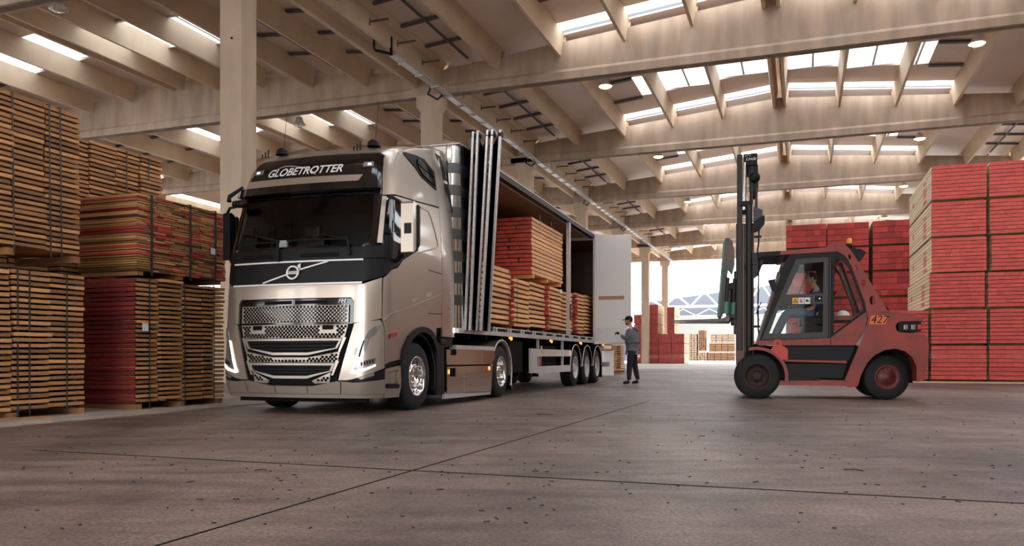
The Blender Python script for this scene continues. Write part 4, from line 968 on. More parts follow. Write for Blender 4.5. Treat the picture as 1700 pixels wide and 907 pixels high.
# folded side panels: accordion
ZT, ZB = 4.47, 1.235
TP = {'Z': (1.20, 3.5), 'A': (1.44, 3.10), 'B': (1.53, 3.08), 'V': (1.22, 4.15), 'C': (1.70, 3.08), 'D': (1.78, 3.09), 'X': (1.43, 4.05), 'E': (1.90, 3.14)}
BT = {'Z': (1.20, 3.5), 'A': (1.27, 3.16), 'B': (1.33, 3.22), 'V': (1.22, 3.9), 'C': (1.36, 3.47), 'D': (1.42, 3.50), 'X': (1.25, 4.2), 'E': (1.42, 3.90)}
def fold(a, b_, name, th=.02, m='black'):
    b = MB(); A, B2, Ab, Bb = [Vector(p) for p in (TP[a], TP[b_], BT[a], BT[b_])]
    n = Vector((-(B2-A).y, (B2-A).x)).normalized()*th/2
    V = [(p.x+k*n.x, p.y+k*n.y, z) for k in (-1, 1) for p, z in ((Ab, ZB), (Bb, ZB), (B2, ZT), (A, ZT))]
    b.add(V, [(0, 1, 2, 3), (7, 6, 5, 4), (0, 4, 5, 1), (1, 5, 6, 2), (2, 6, 7, 3), (3, 7, 4, 0)]); return b.obj(name, M[m], trl)
for a, b_ in (('Z', 'A'), ('B', 'V'), ('V', 'C'), ('D', 'X'), ('X', 'E')): fold(a, b_, 'folding_panel')
for k_ in 'ABCDE':
    t_, l_ = TP[k_], BT[k_]
    b = MB(); V = []
    for (x, y, z) in ((l_[0], l_[1], ZB-.02), (t_[0], t_[1], ZT+.02)):
        V += [(x-.016, y-.03, z), (x+.020, y-.03, z), (x+.020, y+.02, z), (x-.016, y+.02, z)]
    b.add(V, [(0, 1, 5, 4), (1, 2, 6, 5), (2, 3, 7, 6), (3, 0, 4, 7), (3, 2, 1, 0), (4, 5, 6, 7)]); e = b.obj('edge_profile', M['alu'], trl)
    r = MB()
    for i in range(26):
        f = (i+.5)/26; x, y, z = [l_[0]+(t_[0]-l_[0])*f, l_[1]+(t_[1]-l_[1])*f-.031, ZB+(ZT-ZB)*f]; r.lathe([(0, .007), (-.004, .0001)], (x, y, z), 'y', 6)
    tag(r.obj('rivets', M['brace'], e), kind='stuff')
    for zz, bb_ in ((ZT, t_), (ZB+.06, l_)):
        r = MB(); r.bb(bb_[0]-.04, bb_[0]+.02, bb_[1]-.02, bb_[1]+.10, zz-.08, zz); r.obj('roller', M['black'], e)
# door post in the middle, top hung
tb('centre_post', M['alu'], [(1.17, 1.26, 10.36, 10.46, 1.25, 4.22)]); tb('post_lock', M['black'], [(1.26, 1.28, 10.38, 10.44, 1.7, 2.1)])
# swung out side panel held by the man
pn = link('open_panel', None, trl); pn.location = (1.25, 13.30, 0); pn.rotation_euler = (0, 0, .03)
b = MB(); b.bb(.03, 1.06, -.02, .02, 1.60, 4.24); b.obj('panel_sheet', M['cream'], pn, .004)
b = MB(); b.bb(.03, 1.05, -.024, .02, 1.22, 1.595); b.obj('kick_plate', M['alu'], pn)
b = MB(); b.bb(.0, .035, -.03, .03, 1.18, 4.30); o = b.obj('hinge_edge', M['alu'], pn)
b = MB(); b.bb(.0, 1.06, -.03, .03, 1.13, 1.22); b.obj('bottom_profile', M['cream'], pn)
b = MB(); b.bb(.13, .86, -.028, -.02, 2.40, 2.50); b.obj('slat_grip', M['tan'], pn)
b = MB(); b.bb(-.75, .02, -.03, .03, 4.12, 4.22); b.bb(.04, .28, -.04, -.02, 4.19, 4.26); b.obj('top_bracket', M['cream'], pn)
# chassis
b = MB()
for s in (-1, 1): b.bb(s*.5-.06, s*.5+.06, 3.2, 15.8, .92, 1.2)
for i in range(14): b.bb(-1.15, 1.15, 3.6+i*.9, 3.68+i*.9, 1.08, 1.2)
for y in (11.2, 12.55, 13.9): b.tube([(-1.0, y, .49), (1.0, y, .49)], .07, 8); b.bb(-.55, .55, y-.05, y+.05, .45, .95)
b.obj('chassis', M['dark'], trl)
tb('support_box', M['dark'], [(.55, 1.1, 6.0, 6.9, .45, 1.1), (-1.1, -.55, 6.0, 9.5, .45, 1.1), (.5, 1.0, 8.2, 10.0, .5, 1.05)])
for s in (-1, 1):
    b = MB(); b.bb(s*.95-.06, s*.95+.06, 6.15, 6.27, .28, 1.1); b.bb(s*.95-.1, s*.95+.1, 6.08, 6.34, .12, .28); b.obj('landing_leg', M['alu'] if s > 0 else M['dark'], trl)
# side guard
tb('side_guard_plate', M['alu'], [(1.20, 1.25, 7.02, 7.50, .42, .95)])
for z in (.42, .80): tb('side_guard_rail', M['alu'], [(1.21, 1.25, 7.50, 10.5, z-.02, z+.14)])
for y in (7.75, 9.9): tb('side_guard_post', M['alu'], [(1.15, 1.20, y, y+.07, .42, 1.16)])
tb('reflector', M['lamp_amber'], [(1.251, 1.255, 10.42, 10.48, .82, .93)]); tb('label_plate', M['yellow'], [(1.251, 1.254, 7.9, 8.05, .82, .92)])
b = MB(); b.tube([(1.1, 8.2, .5), (1.12, 8.25, 1.02)], .03, 8); b.lathe([(0, .06), (.03, .05), (.04, .0001)], (1.13, 8.1, .6), 'x', 12, mi=1); b.obj('hand_crank', [M['alu'], M['redpaint']], trl)
for y in (5.69, 8.69, 11.67, 14.6): 
    b = MB(); b.lathe([(0, .035), (.03, .03), (.04, .0001)], (1.235, y, 1.125), 'x', 12); b.bb(1.2, 1.24, y-.02, y+.02, 1.12, 1.17); b.obj('marker_lamp', M['lamp_amber'], trl)
for y in (11.2, 12.55, 13.9):
    for s in (1, -1):
        b = MB(); A = arc(y, .49, .56, 8, 172, 16); B_ = arc(y, .49, .59, 172, 8, 16); b.prism(A+B_, 'x', s*.8, s*1.22); b.obj('mudguard', M['dark'], trl)
        if s > 0: b = MB(); b.tube([(1.215,)+p for p in arc(y, .49, .60, 2, 178, 20)], .014, 6); b.obj('mudguard_edge', M['alu'], trl)
        wheel(trl, s*1.04, y, s, RT)
tb('mud_flap', M['dark'], [(.8, 1.2, 14.6, 14.62, .15, .75), (-1.2, -.8, 14.6, 14.62, .15, .75)])
tb('rear_bumper', M['alu'], [(-1.15, 1.15, 16.0, 16.15, .45, .6)]); tb('rear_carrier', M['cream'], [(.2, 1.2, 14.9, 16.1, 1.02, 1.12)])
# ---- load
def tw(x, y, z): 
    return T_O+Matrix.Rotation(TRZ, 3, 'Z') @ Vector((x, y, z))
LG = 'timber packs loaded on the trailer'
slat_stack('timber_pack', 'orange slatted timber pack at the front of the trailer load, right behind the folded panels', LG, tw(1.08, 3.7, 1.29), TRZ, [0, 1.2, 2.42], 2.0, 1.15, .1035, .064, me=CPL, cat='timber pack', straps=(2.3,), core=.2)
slat_stack('timber_pack', 'orange slatted timber pack under the red-ended pack on the trailer', LG, tw(1.08, 6.2, 1.29), TRZ, [0, 1.28, 2.56], 2.0, 1.08, .1025, .064, me=CPL, cat='timber pack', straps=(.35,), core=.2)
slat_stack('timber_pack', 'orange slatted timber pack beside the middle post of the trailer, red stripes at its edge', LG, tw(1.08, 8.85, 1.29), TRZ, [0, 1.28, 2.55], 2.0, 1.08, .1025, .064, me=CPL, cat='timber pack', straps=(.3,), core=.2)
slat_stack('timber_pack', 'orange slatted timber pack at the rear of the load by the white open panel', LG, tw(1.08, 11.7, 1.29), TRZ, [0, 1.1, 2.2], 2.0, 1.13, .1025, .062, me=CPL, cat='timber pack', core=.2)
for yy in (6.2, 8.87, 11.68):
    own = [o for o in bpy.data.objects if o.name.startswith('timber_pack') and abs((Matrix.Rotation(-TRZ, 3, 'Z') @ (o.location-T_O)).y-yy) < .1][0]
    for i in range(9): inst(CDR and COL_MIX[2], 'board_end', own, (-.02, -.015+U(-.02, .02), .15+i*.119), 0, (.16, .05+.09*(yy > 8), .08))
up = thing('timber_pack', 'timber pack with bright red ends stacked on top of the trailer load', 'timber pack', tw(1.08, 7.65, 2.52), TRZ, LG)
for yy in (.15, 1.3, 2.5): inst(CPL, 'bearer', up, (-.7, yy, .04), sc=(1.4, .1, .08))
for r in range(14):
    x = 0.0; z = .08+.091*(r+.5)
    while x > -1.42:
        w = U(.18, .42)
        inst(CLR, 'board', up, (x-w/2+U(-.003, .003) if x < 0 else -w/2+U(-.012, .01), 1.36+U(-.015, .015), z), 0, (w-.008, 2.72, .068))
        x -= w+(.05 if random.random() < .12 else .003)
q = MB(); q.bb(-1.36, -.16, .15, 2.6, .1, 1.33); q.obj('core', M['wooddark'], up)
for yy in (.75, 1.7): b_ = MB(); b_.tube([(-.02, yy, 1.30), (-.03, yy, 1.50)], .004, 5); b_.bb(.012, .018, yy-.006, yy+.006, .05, 1.36); b_.obj('strap', M['paper'], up)
lb = MB(); lb.bb(.02, .026, 2.35, 2.55, -.17, -.07); lb.obj('paper_label', M['paper'], up)
# ================================================================ FORKLIFT
# local x = rearwards, y = away from the camera, z up; y = 0 is the near side
FORK_O = Vector((4.5129, 14.82, 0)); FRZ = math.radians(-16.0)
fk = thing('forklift', 'red heavy forklift with black cab and tall mast, in profile with its forks raised', 'forklift', FORK_O, FRZ)
FW = 1.75
def fo(name, m, fn, bevel=0, parent=fk, label=None):
    b = MB(); fn(b); o = b.obj(name, m, parent, bevel)
    if label: o['label'] = label
    return o
def FP(u, v, off=0): return Vector((u, -off, v))
def FQ(name, poly, m, off=0, th=.02, holes=(), parent=fk, label=None, fn=FP, step=.6):
    mb = patch(fn, poly, off, th, step, holes); o = mb.obj(name, m, parent)
    if label: o['label'] = label
    return o
def circ(cx, cy, rx, ry, n=20): return [(cx+rx*math.cos(6.2832*i/n), cy+ry*math.sin(6.2832*i/n)) for i in range(n)]
# counterweight with wheel arch
cwp = [(1.50, .25), (1.60, .22), (1.74, .24), (1.80, .45), (1.90, .66), (2.02, .80), (2.18, .89), (2.36, .92), (2.52, .87), (2.63, .77), (2.70, .60), (2.70, .33), (2.82, .36), (2.88, .70), (2.90, .95), (2.88, 1.12), (2.80, 1.17), (2.42, 1.21), (2.38, 1.24), (2.36, 1.32), (2.40, 1.38), (2.46, 1.40), (2.80, 1.40), (2.82, 1.45), (2.60, 1.53), (2.40, 1.565), (2.25, 1.58), (1.90, 1.58), (1.92, 1.45), (1.84, 1.15), (1.70, .80), (1.52, .34)]
fo('counterweight', M['fred'], lambda b: b.prism(cwp, 'y', .0, FW), .035)
fo('wheel_well', M['dark'], lambda b: b.prism([(1.78, .3), (1.92, .7), (2.35, .95), (2.68, .7), (2.72, .3)], 'y', .42, FW-.42))
fo('tail_lamp_pocket', M['black'], lambda b: b.bb(2.42, 2.78, .04, FW-.04, 1.22, 1.39))
for i, x in enumerate((2.50, 2.62, 2.72)): fo('tail_lamp', M['lens'] if i < 2 else M['redpaint'], lambda b: b.bb(x, x+.07, .02, .05, 1.25, 1.34), .01)
fo('lifting_ring', M['black'], lambda b: b.tube([(2.30+.065*math.cos(a*.5236), .8, 1.64+.065*math.sin(a*.5236)) for a in range(12)], .018, 8, closed=True))
# body side
FQ('body_panel', [(1.28, 1.11), (1.74, 1.47), (1.88, 1.56), (1.90, 1.44), (1.82, 1.15), (1.70, .98), (.05, .98), (.02, 1.02), (.07, 1.08)], M['fred'], 0, .06)
FQ('panel_seam', line_poly([(1.29, .99), (1.29, 1.10)], .01), M['dark'], .004, .003)
fo('side_recess', M['dark'], lambda b: b.bb(.40, 1.72, .10, FW-.1, .28, .99))
FQ('step_plate', [(.50, .70), (1.60, .70), (1.66, .82), (1.70, .965), (.50, .965)], M['black'], -.06, .03)
FQ('step_edge', [(.50, .685), (1.56, .655), (1.56, .70), (.50, .72)], M['fred'], .005, .1)
FQ('step_plate', [(.52, .40), (1.50, .38), (1.56, .64), (.50, .65)], M['black'], -.06, .03)
FQ('sill', [(.40, .25), (1.52, .25), (1.56, .345), (.95, .36), (.42, .33)], M['fred'], .0, .12)
FQ('sill_grip', [(.50, .335), (1.10, .345), (1.10, .395), (.50, .42)], M['black'], .01, .1)
fo('chassis', M['dark'], lambda b: b.bb(-.1, 1.9, .35, FW-.35, .28, .98))
# front fender and lug
fo('front_fender', M['fred'], lambda b: b.prism(arc(.01, .40, .50, -12, 105, 16)+arc(.01, .40, .56, 105, -12, 16), 'y', -.02, .40))
fo('front_fender', M['fred'], lambda b: b.prism(arc(.01, .40, .50, -12, 105, 16)+arc(.01, .40, .56, 105, -12, 16), 'y', FW-.4, FW+.02))
FQ('lifting_lug', [(.26, .90), (.46, .72), (.56, .72), (.56, .90), (.50, .96), (.46, .97), (.46, 1.03), (.42, 1.09), (.34, 1.09), (.31, 1.03), (.30, .96)], M['fred2'], .03, .03, [circ(.385, 1.02, .035, .035, 12)])
# wheels
FT = tyre_mb(.415, .34, .235).mesh('tyre', [M['rubber'], M['dark']])
b = MB(); b.lathe([(.16, .24), (.172, .235), (.165, .215), (.10, .205), (.06, .20), (.05, .10), (.09, .09), (.10, .06), (.10, .0001)], axis='x', n=36)
for i in range(8): b.lathe([(.055, .014), (.08, .012), (.08, .0001)], (0, .145*math.cos(i*.785), .145*math.sin(i*.785)), 'x', 6)
FRm = b.mesh('rim', [M['frimd'], M['dark']])
b = MB(); b.lathe([(.16, .24), (.172, .235), (.15, .19), (.14, .17), (.15, .15), (.155, .11), (.17, .10), (.17, .07), (.185, .06), (.19, .0001)], axis='x', n=36)
for i in range(12): b.lathe([(.15, .010), (.168, .009), (.168, .0001)], (0, .152*math.cos(i*.5236), .152*math.sin(i*.5236)), 'x', 6)
FRr = b.mesh('rim', [M['frim'], M['dark']])
def fwheel(x, y, near, rim, tw=0.0, sc=1.0):
    w_ = link('wheel', None, fk); w_.location = (x, y, .415*sc); w_.rotation_euler = (0, 0, -math.pi/2+(0 if near else math.pi)+tw); w_.scale = (sc,)*3
    link('tyre', FT, w_); link('rim', rim, w_)
fwheel(.02, .17, 1, FRm); fwheel(.02, FW-.17, 0, FRm); fwheel(2.23, .36, 1, FRr, .22, .97); fwheel(2.23, FW-.36, 0, FRr, .22, .97)
# cab: near and far frames with openings
outer = [(.06, 1.07), (1.28, 1.11), (1.74, 1.47), (1.88, 1.57), (1.86, 1.72), (1.62, 2.42), (1.52, 2.58), (1.40, 2.66), (.60, 2.64), (.50, 2.50)]
wu = [(.53, 1.91), (1.165, 1.92), (1.175, 2.49), (.77, 2.47)]; wl_ = [(.23, 1.19), (1.155, 1.22), (1.165, 1.73), (.415, 1.71)]; wr_ = [(1.32, 1.16), (1.77, 1.50), (1.86, 1.60), (1.84, 1.74), (1.60, 2.40), (1.50, 2.52), (1.39, 2.57), (1.325, 2.54)]
for y in (0, 1):
    def FY(u, v, off=0, y=y): return Vector((u, (-off if not y else FW-.1+off), v))
    FQ('cab_frame', outer, M['black'], .0, .07, [wu, wl_, wr_], fn=FY)
    if y == 0:
        FQ('door_frame', [(.10, 1.09), (1.245, 1.115), (1.25, 2.575), (.70, 2.555)], M['fdoor'], .02, .02, [wu, wl_], fn=FY)
        FQ('door_seam', line_poly([(1.275, 1.12), (1.285, 2.60)], .014), M['fdoor'], .006, .004, fn=FY)
        FQ('rear_window_seal', wr_, M['rubber'], .012, .012, [[(1.345, 1.21), (1.76, 1.535), (1.835, 1.61), (1.815, 1.73), (1.58, 2.38), (1.49, 2.49), (1.40, 2.54), (1.35, 2.51)]], fn=FY)
    FQ('cab_glass', wu, M['fglass'], -.02, 0, fn=FY); FQ('cab_glass', wl_, M['fglass'], -.02, 0, fn=FY); FQ('cab_glass', wr_, M['fglass'], -.02, 0, fn=FY)
FQ('sliding_pane', [(.54, 1.92), (.98, 1.92), (.98, 2.48), (.775, 2.465)], M['fglass'], -.035, .0, ()); FQ('sliding_bar', line_poly([(.745, 1.92), (.97, 2.47)], .014), M['black'], -.03, .01)
FQ('door_latch', [(1.02, 1.77), (1.145, 1.77), (1.145, 1.88), (1.02, 1.88)], M['black'], .028, .01); FQ('door_lock', circ(1.10, 1.825, .012, .012, 10), M['chrome'], .034, .004)
# stickers on the door: warning triangle and two pictograms
for i, (x, m) in enumerate(((.635, 'yellow'), (.74, 'paper'), (.845, 'paper'))):
    st = FQ('sticker', [(x, 1.735), (x+.095, 1.735), (x+.095, 1.85), (x, 1.85)], M[m], .024, .003)
    if i == 0:
        FQ('triangle', [(x+.012, 1.76), (x+.083, 1.76), (x+.0475, 1.835)], M['dark'], .026, .001, [[(x+.028, 1.769), (x+.067, 1.769), (x+.0475, 1.812)]], parent=st)
        FQ('bolt', [(x+.044, 1.775), (x+.052, 1.775), (x+.049, 1.80)], M['dark'], .026, .001, parent=st)
    elif i == 1:
        FQ('forbidden_ring', circ(x+.0475, 1.79, .036, .042, 18), M['redpaint'], .026, .001, [circ(x+.0475, 1.79, .028, .034, 18)], parent=st); FQ('forbidden_bar', line_poly([(x+.025, 1.82), (x+.07, 1.76)], .008), M['redpaint'], .026, .001, parent=st)
        FQ('figure_mark', [(x+.035, 1.765), (x+.055, 1.765), (x+.058, 1.80), (x+.045, 1.82), (x+.035, 1.80)], M['dark'], .0255, .001, parent=st)
    else:
        FQ('vehicle_mark', [(x+.02, 1.775), (x+.075, 1.775), (x+.075, 1.80), (x+.05, 1.80), (x+.045, 1.82), (x+.03, 1.82), (x+.03, 1.80), (x+.02, 1.80)], M['dark'], .026, .001, parent=st)
# windscreen pillar, front glass, cab back, roof
for y in (.03, FW-.13): fo('front_pillar', M['fpill'], lambda b: b.prism([(.0, 1.0), (.07, 1.0), (.50, 2.50), (.44, 2.50)], 'y', y, y+.08))
b = MB(); b.add([(.0, .1, 1.02), (.0, FW-.1, 1.02), (.45, FW-.1, 2.5), (.45, .1, 2.5)], [(0, 1, 2, 3)]); b.obj('front_glass', M['fglass'], fk)
fo('wiper', M['black'], lambda b: (b.tube([(.06, .3, 1.45), (.02, .3, 1.62), (.10, .3, 1.80)], .012, 6)))
fo('roof', M['fred'], lambda b: b.prism([(.42, 2.645), (.44, 2.715), (1.20, 2.755), (1.34, 2.83), (1.47, 2.83), (1.58, 2.75), (1.60, 2.66), (1.40, 2.67)], 'y', 0.0, FW), .02)
fo('roof_grille', M['black'], lambda b: b.prism([(.06, 2.63), (.06, 2.71), (.44, 2.72), (.44, 2.64)], 'y', .02, .12)); 
for i in range(6): fo('roof_bar', M['black'], lambda b: b.bb(.06, .46, .12+i*.28, .15+i*.28, 2.64, 2.69))
fo('roof_front_bar', M['black'], lambda b: b.bb(.04, .10, .02, FW, 2.60, 2.70))
# rear pillars with oval cut-outs
RP = [(1.34, 2.80), (1.48, 2.80), (1.60, 2.72), (1.68, 2.60), (2.24, 1.58), (1.89, 1.58), (1.87, 1.72), (1.64, 2.40), (1.54, 2.58), (1.40, 2.68)]
ov = [circ(1.60, 2.56, .03, .05), circ(1.70, 2.36, .035, .055), circ(1.83, 2.08, .04, .065), circ(1.98, 1.78, .045, .08)]
for y in (-.01, FW-.06): FQ('rear_pillar', RP, M['fred'], 0, .07, ov, fn=lambda u, v, off=0, y=y: Vector((u, y-off, v)))
fo('cab_back', M['black'], lambda b: b.prism([(1.84, 1.6), (1.88, 1.6), (1.56, 2.56), (1.52, 2.55)], 'y', .75, 1.0))
fo('beacon', M['amber'], lambda b: b.lathe([(0, .05), (.085, .048), (.10, .03), (.10, .0001)], (1.64, .35, 2.85), 'z', 16)); fo('beacon_base', M['black'], lambda b: (b.lathe([(-.09, .04), (-.06, .06), (0, .06), (0, .0001)], (1.64, .35, 2.85), 'z', 16), b.bb(1.42, 1.75, .3, .4, 2.74, 2.77)))
fo('work_lamp', M['black'], lambda b: b.prism([(1.60, 2.72), (1.80, 2.72), (1.90, 2.66), (1.86, 2.58), (1.80, 2.50), (1.70, 2.48), (1.64, 2.58)], 'y', .12, .36), .02)
for p_, sc in ((((.60, 2.22)), 1), ((.40, 2.10), .8)): pass
fo('mirror', M['black'], lambda b: b.prism([(.44, 2.42), (.50, 2.44), (.54, 2.30), (.50, 2.16), (.44, 2.17), (.42, 2.30)], 'y', .02, .16), .015)
fo('mirror', M['black'], lambda b: b.prism([(.21, 2.18), (.33, 2.20), (.34, 2.08), (.39, 2.02), (.35, 1.96), (.28, 1.99), (.24, 2.10)], 'y', -.05, .05), .012)
fo('mirror_stalk', M['black'], lambda b: b.tube([(.38, 0, 2.03), (.50, .02, 2.06), (.56, .05, 2.02)], .014, 6)); fo('mirror_stalk', M['black'], lambda b: b.tube([(.47, .05, 2.40), (.47, .06, 2.52), (.50, .06, 2.62)], .010, 6))
# number on the flank
nm = text_mesh('427', .19, .25); 
for v in nm.vertices: v.co = Vector((2.09+v.co.x, -.012, 1.43+v.co.y))
nm.materials.clear(); nm.materials.append(M['dark']); link('number_print', nm, fk)
FQ('number_plate', [(1.93, 1.35), (2.20, 1.35), (2.26, 1.51), (1.96, 1.51)], M['forange'], .006, .004)
# mast
for y in (.28, 1.20):
    fo('mast_channel', M['fmast'], lambda b: b.bb(-.36, -.20, y, y+.08, .62, 3.3), .01)
    fo('mast_channel', M['fmast'], lambda b: b.bb(-.20, -.03, y+.02, y+.10, .70, 3.30), .01)
    fo('mast_channel', M['fmastd'], lambda b: b.bb(-.34, -.24, y-.03, y+.05, .9, 4.60), .01)
    fo('lift_cylinder', M['fmastd'], lambda b: b.tube([(-.12, y-.04, .7), (-.12, y-.04, 3.66)], .06, 14))
    fo('piston_rod', M['chrome'], lambda b: b.tube([(-.20, y-.02, 3.66), (-.20, y-.02, 4.44)], .033, 12))
    fo('cylinder_collar', M['black'], lambda b: b.bb(-.28, -.06, y-.10, y+.04, 3.62, 3.70))
    fo('mast_chain', M['fmastd'], lambda b: b.bb(.0, .035, y, y+.05, 3.45, 4.25)); fo('mast_chain', M['fmastd'], lambda b: b.bb(-.08, -.05, y, y+.05, 3.66, 4.4))
fo('mast_rib', M['fmastd'], lambda b: b.bb(-.40, -.36, .3, .36, 1.2, 2.4)); 
fo('mast_head', M['black'], lambda b: (b.bb(-.22, .03, .24, 1.30, 4.38, 4.60), b.prism([(-.12, 4.40), (.04, 4.40), (.05, 3.98), (-.0, 3.92), (-.10, 3.86)], 'y', .3, 1.2)), .01)
fo('mast_pulley', M['black'], lambda b: b.lathe([(0, .0001), (0, .10), (.06, .10), (.06, .0001)], (-.02, .26, 4.15), 'y', 18))
fo('mast_crossbar', M['black'], lambda b: (b.bb(-.34, -.24, .3, 1.3, 4.0, 4.12), b.bb(-.2, -.05, .3, 1.3, .7, .85), b.bb(-.2, -.05, .3, 1.3, 2.4, 2.52)))
fo('mast_box', M['fbox'], lambda b: b.prism([(-.04, 3.28), (.04, 3.26), (.12, 3.36), (.12, 3.52), (-.04, 3.60)], 'y', .2, .36), .01)
fo('mast_box', M['black'], lambda b: b.prism([(-.04, 3.12), (.06, 3.16), (.16, 3.28), (.16, 3.42), (.10, 3.40), (-.04, 3.30)], 'y', .18, .40), .01)
nm = text_mesh('Linde', .085, .35)
for v in nm.vertices: v.co = Vector((-.09+v.co.x, .236, 4.50+v.co.y))
nm.materials.clear(); nm.materials.append(M['paper']); link('lettering', nm, fk)
b = MB(); b.tube([(-.14+.05*math.cos(a), .236, 4.545+.03*math.sin(a)) for a in (3.0, 2.4, 1.8, 1.2, .6, .2)], .004, 4); b.obj('emblem', M['paper'], fk)
fo('hose', M['black'], lambda b: b.tube([(.06, .22, 3.2), (.05, .2, 2.9), (.03, .2, 2.75), (.06, .2, 2.6), (.04, .2, 1.8), (.045, .2, 1.3), (.07, .2, 1.1), (.14, .2, .98)], .016, 6)); fo('hose_clamp', M['black'], lambda b: (b.bb(-.03, .10, .17, .23, 3.0, 3.04), b.bb(-.04, .08, .17, .23, 1.32, 1.36)))
fo('tilt_cylinder', M['fmastd'], lambda b: (b.tube([(-.1, .5, .9), (.2, .5, 1.0)], .05, 8), b.box((.02, .35, 2.62), (.22, .25, .22)), b.prism([(-.1, 2.2), (.04, 2.3), (.12, 2.5), (-.08, 2.55)], 'y', .25, .35)))
fo('hydraulic_coil', M['black'], lambda b: b.tube([(-.16, .1, .80), (-.12, .08, .95), (.0, .1, 1.0), (.06, .15, .92)], .025, 6))
# carriage, load plate, forks
FG = M['fgreen']
fo('carriage', M['fmastd'], lambda b: (b.bb(-.48, -.36, .2, 1.5, 1.50, 1.62), b.bb(-.48, -.36, .2, 1.5, 2.05, 2.17), b.bb(-.46, -.36, .45, .55, 1.4, 2.2), b.bb(-.46, -.36, 1.15, 1.25, 1.4, 2.2)), .01)
pt = [(-.67, 1.55), (-.57, 1.55), (-.52, 2.35), (-.42, 2.30), (-.39, 2.72), (-.42, 2.92), (-.47, 2.99), (-.54, 3.0), (-.57, 2.85)]
fo('load_plate', M['fplate'], lambda b: b.prism([(-.68, 1.53), (-.60, 1.53), (-.50, 2.40), (-.43, 2.30), (-.38, 2.50), (-.385, 2.78), (-.42, 2.93), (-.48, 3.0), (-.55, 3.0), (-.575, 2.85)], 'y', .05, .14), .012)
fo('load_plate_edge', FG, lambda b: b.prism([(-.70, 1.53), (-.66, 1.53), (-.55, 3.0), (-.59, 2.9)], 'y', .04, 1.5), .01)
for y in (-.02, .22): 
    fo('clamp_cylinder', FG, lambda b: b.tube([(-.53+y*.5, y, 1.58), (-.52+y*.5, y, 1.80)], .05, 12)); fo('clamp_rod', M['fmastd'], lambda b: b.tube([(-.52+y*.5, y, 1.80), (-.49+y*.5, y, 2.25)], .035, 10))
for y in (.25, 1.15):
    fo('fork', M['ffork'], lambda b: (b.prism([(-.46, 2.1), (-.46, 1.50), (-.50, 1.44), (-1.60, 1.455), (-1.60, 1.475), (-.62, 1.50), (-.54, 1.53), (-.52, 2.1)], 'y', y, y+.13)), .006)
# interior
fo('cab_floor', M['dark'], lambda b: b.bb(.05, 1.5, .12, FW-.12, 1.08, 1.13))
fo('seat', M['black'], lambda b: (b.bb(.80, 1.35, .6, 1.1, 1.35, 1.55), b.prism([(1.12, 1.55), (1.28, 1.55), (1.40, 2.10), (1.28, 2.12)], 'y', .62, 1.08), b.bb(1.0, 1.3, .7, 1.0, 1.1, 1.4)), .04)
fo('armrest', M['black'], lambda b: b.prism([(1.30, 1.80), (1.36, 1.98), (1.44, 1.98), (1.34, 1.78)], 'y', .4, .55))
fo('steering_column', M['black'], lambda b: (b.tube([(.40, .85, 1.12), (.60, .85, 1.75)], .03, 8), b.tube([(.62+.06*math.cos(a*.5236)*1.6, .85+.17*math.sin(a*.5236), 1.76+.04*math.cos(a*.5236)) for a in range(12)], .014, 6, closed=True)))
fo('console', M['black'], lambda b: b.prism([(.75, 1.13), (1.2, 1.13), (1.2, 1.3), (.95, 1.42), (.80, 1.30)], 'y', .25, .45), .03)
hb = MB(); hb.lathe([(0, .14), (.03, .13), (.09, .10), (.12, .05), (.13, .0001)], axis='z', n=20); o = hb.obj('helmet', M['cream']); o.parent = None; o.location = fk.matrix_basis @ Vector((1.58, .45, 1.52)) if False else (FORK_O+Matrix.Rotation(FRZ, 3, 'Z') @ Vector((1.58, .75, 1.52))); tag(o, 'white safety helmet lying behind the forklift seat', 'helmet')
fo('rear_shelf', M['fred'], lambda b: b.bb(1.36, 1.86, .12, FW-.12, 1.44, 1.52))
# ================================================================ PEOPLE
def skin(name, verts, edges, m, parent, root=0, sub=2):
    me = bpy.data.meshes.new(name); me.from_pydata([v[:3] for v in verts], edges, []); o = bpy.data.objects.new(name, me); COL.objects.link(o)
    md = o.modifiers.new('skin', 'SKIN'); md.use_smooth_shade = True
    for i, d in enumerate(me.skin_vertices[0].data):
        r = verts[i][3]; d.radius = r if isinstance(r, tuple) else (r, r); d.use_root = (i == root)
    s_ = o.modifiers.new('sub', 'SUBSURF'); s_.levels = sub; s_.render_levels = sub
    dg = bpy.context.evaluated_depsgraph_get(); dg.update()
    m2 = bpy.data.meshes.new_from_object(o.evaluated_get(dg)); bpy.data.objects.remove(o)
    m2.materials.clear(); m2.materials.append(m)
    for p in m2.polygons: p.use_smooth = True
    return link(name, m2, parent)
def chain(pts, base=0): return [(base+i, base+i+1) for i in range(len(pts)-1)]
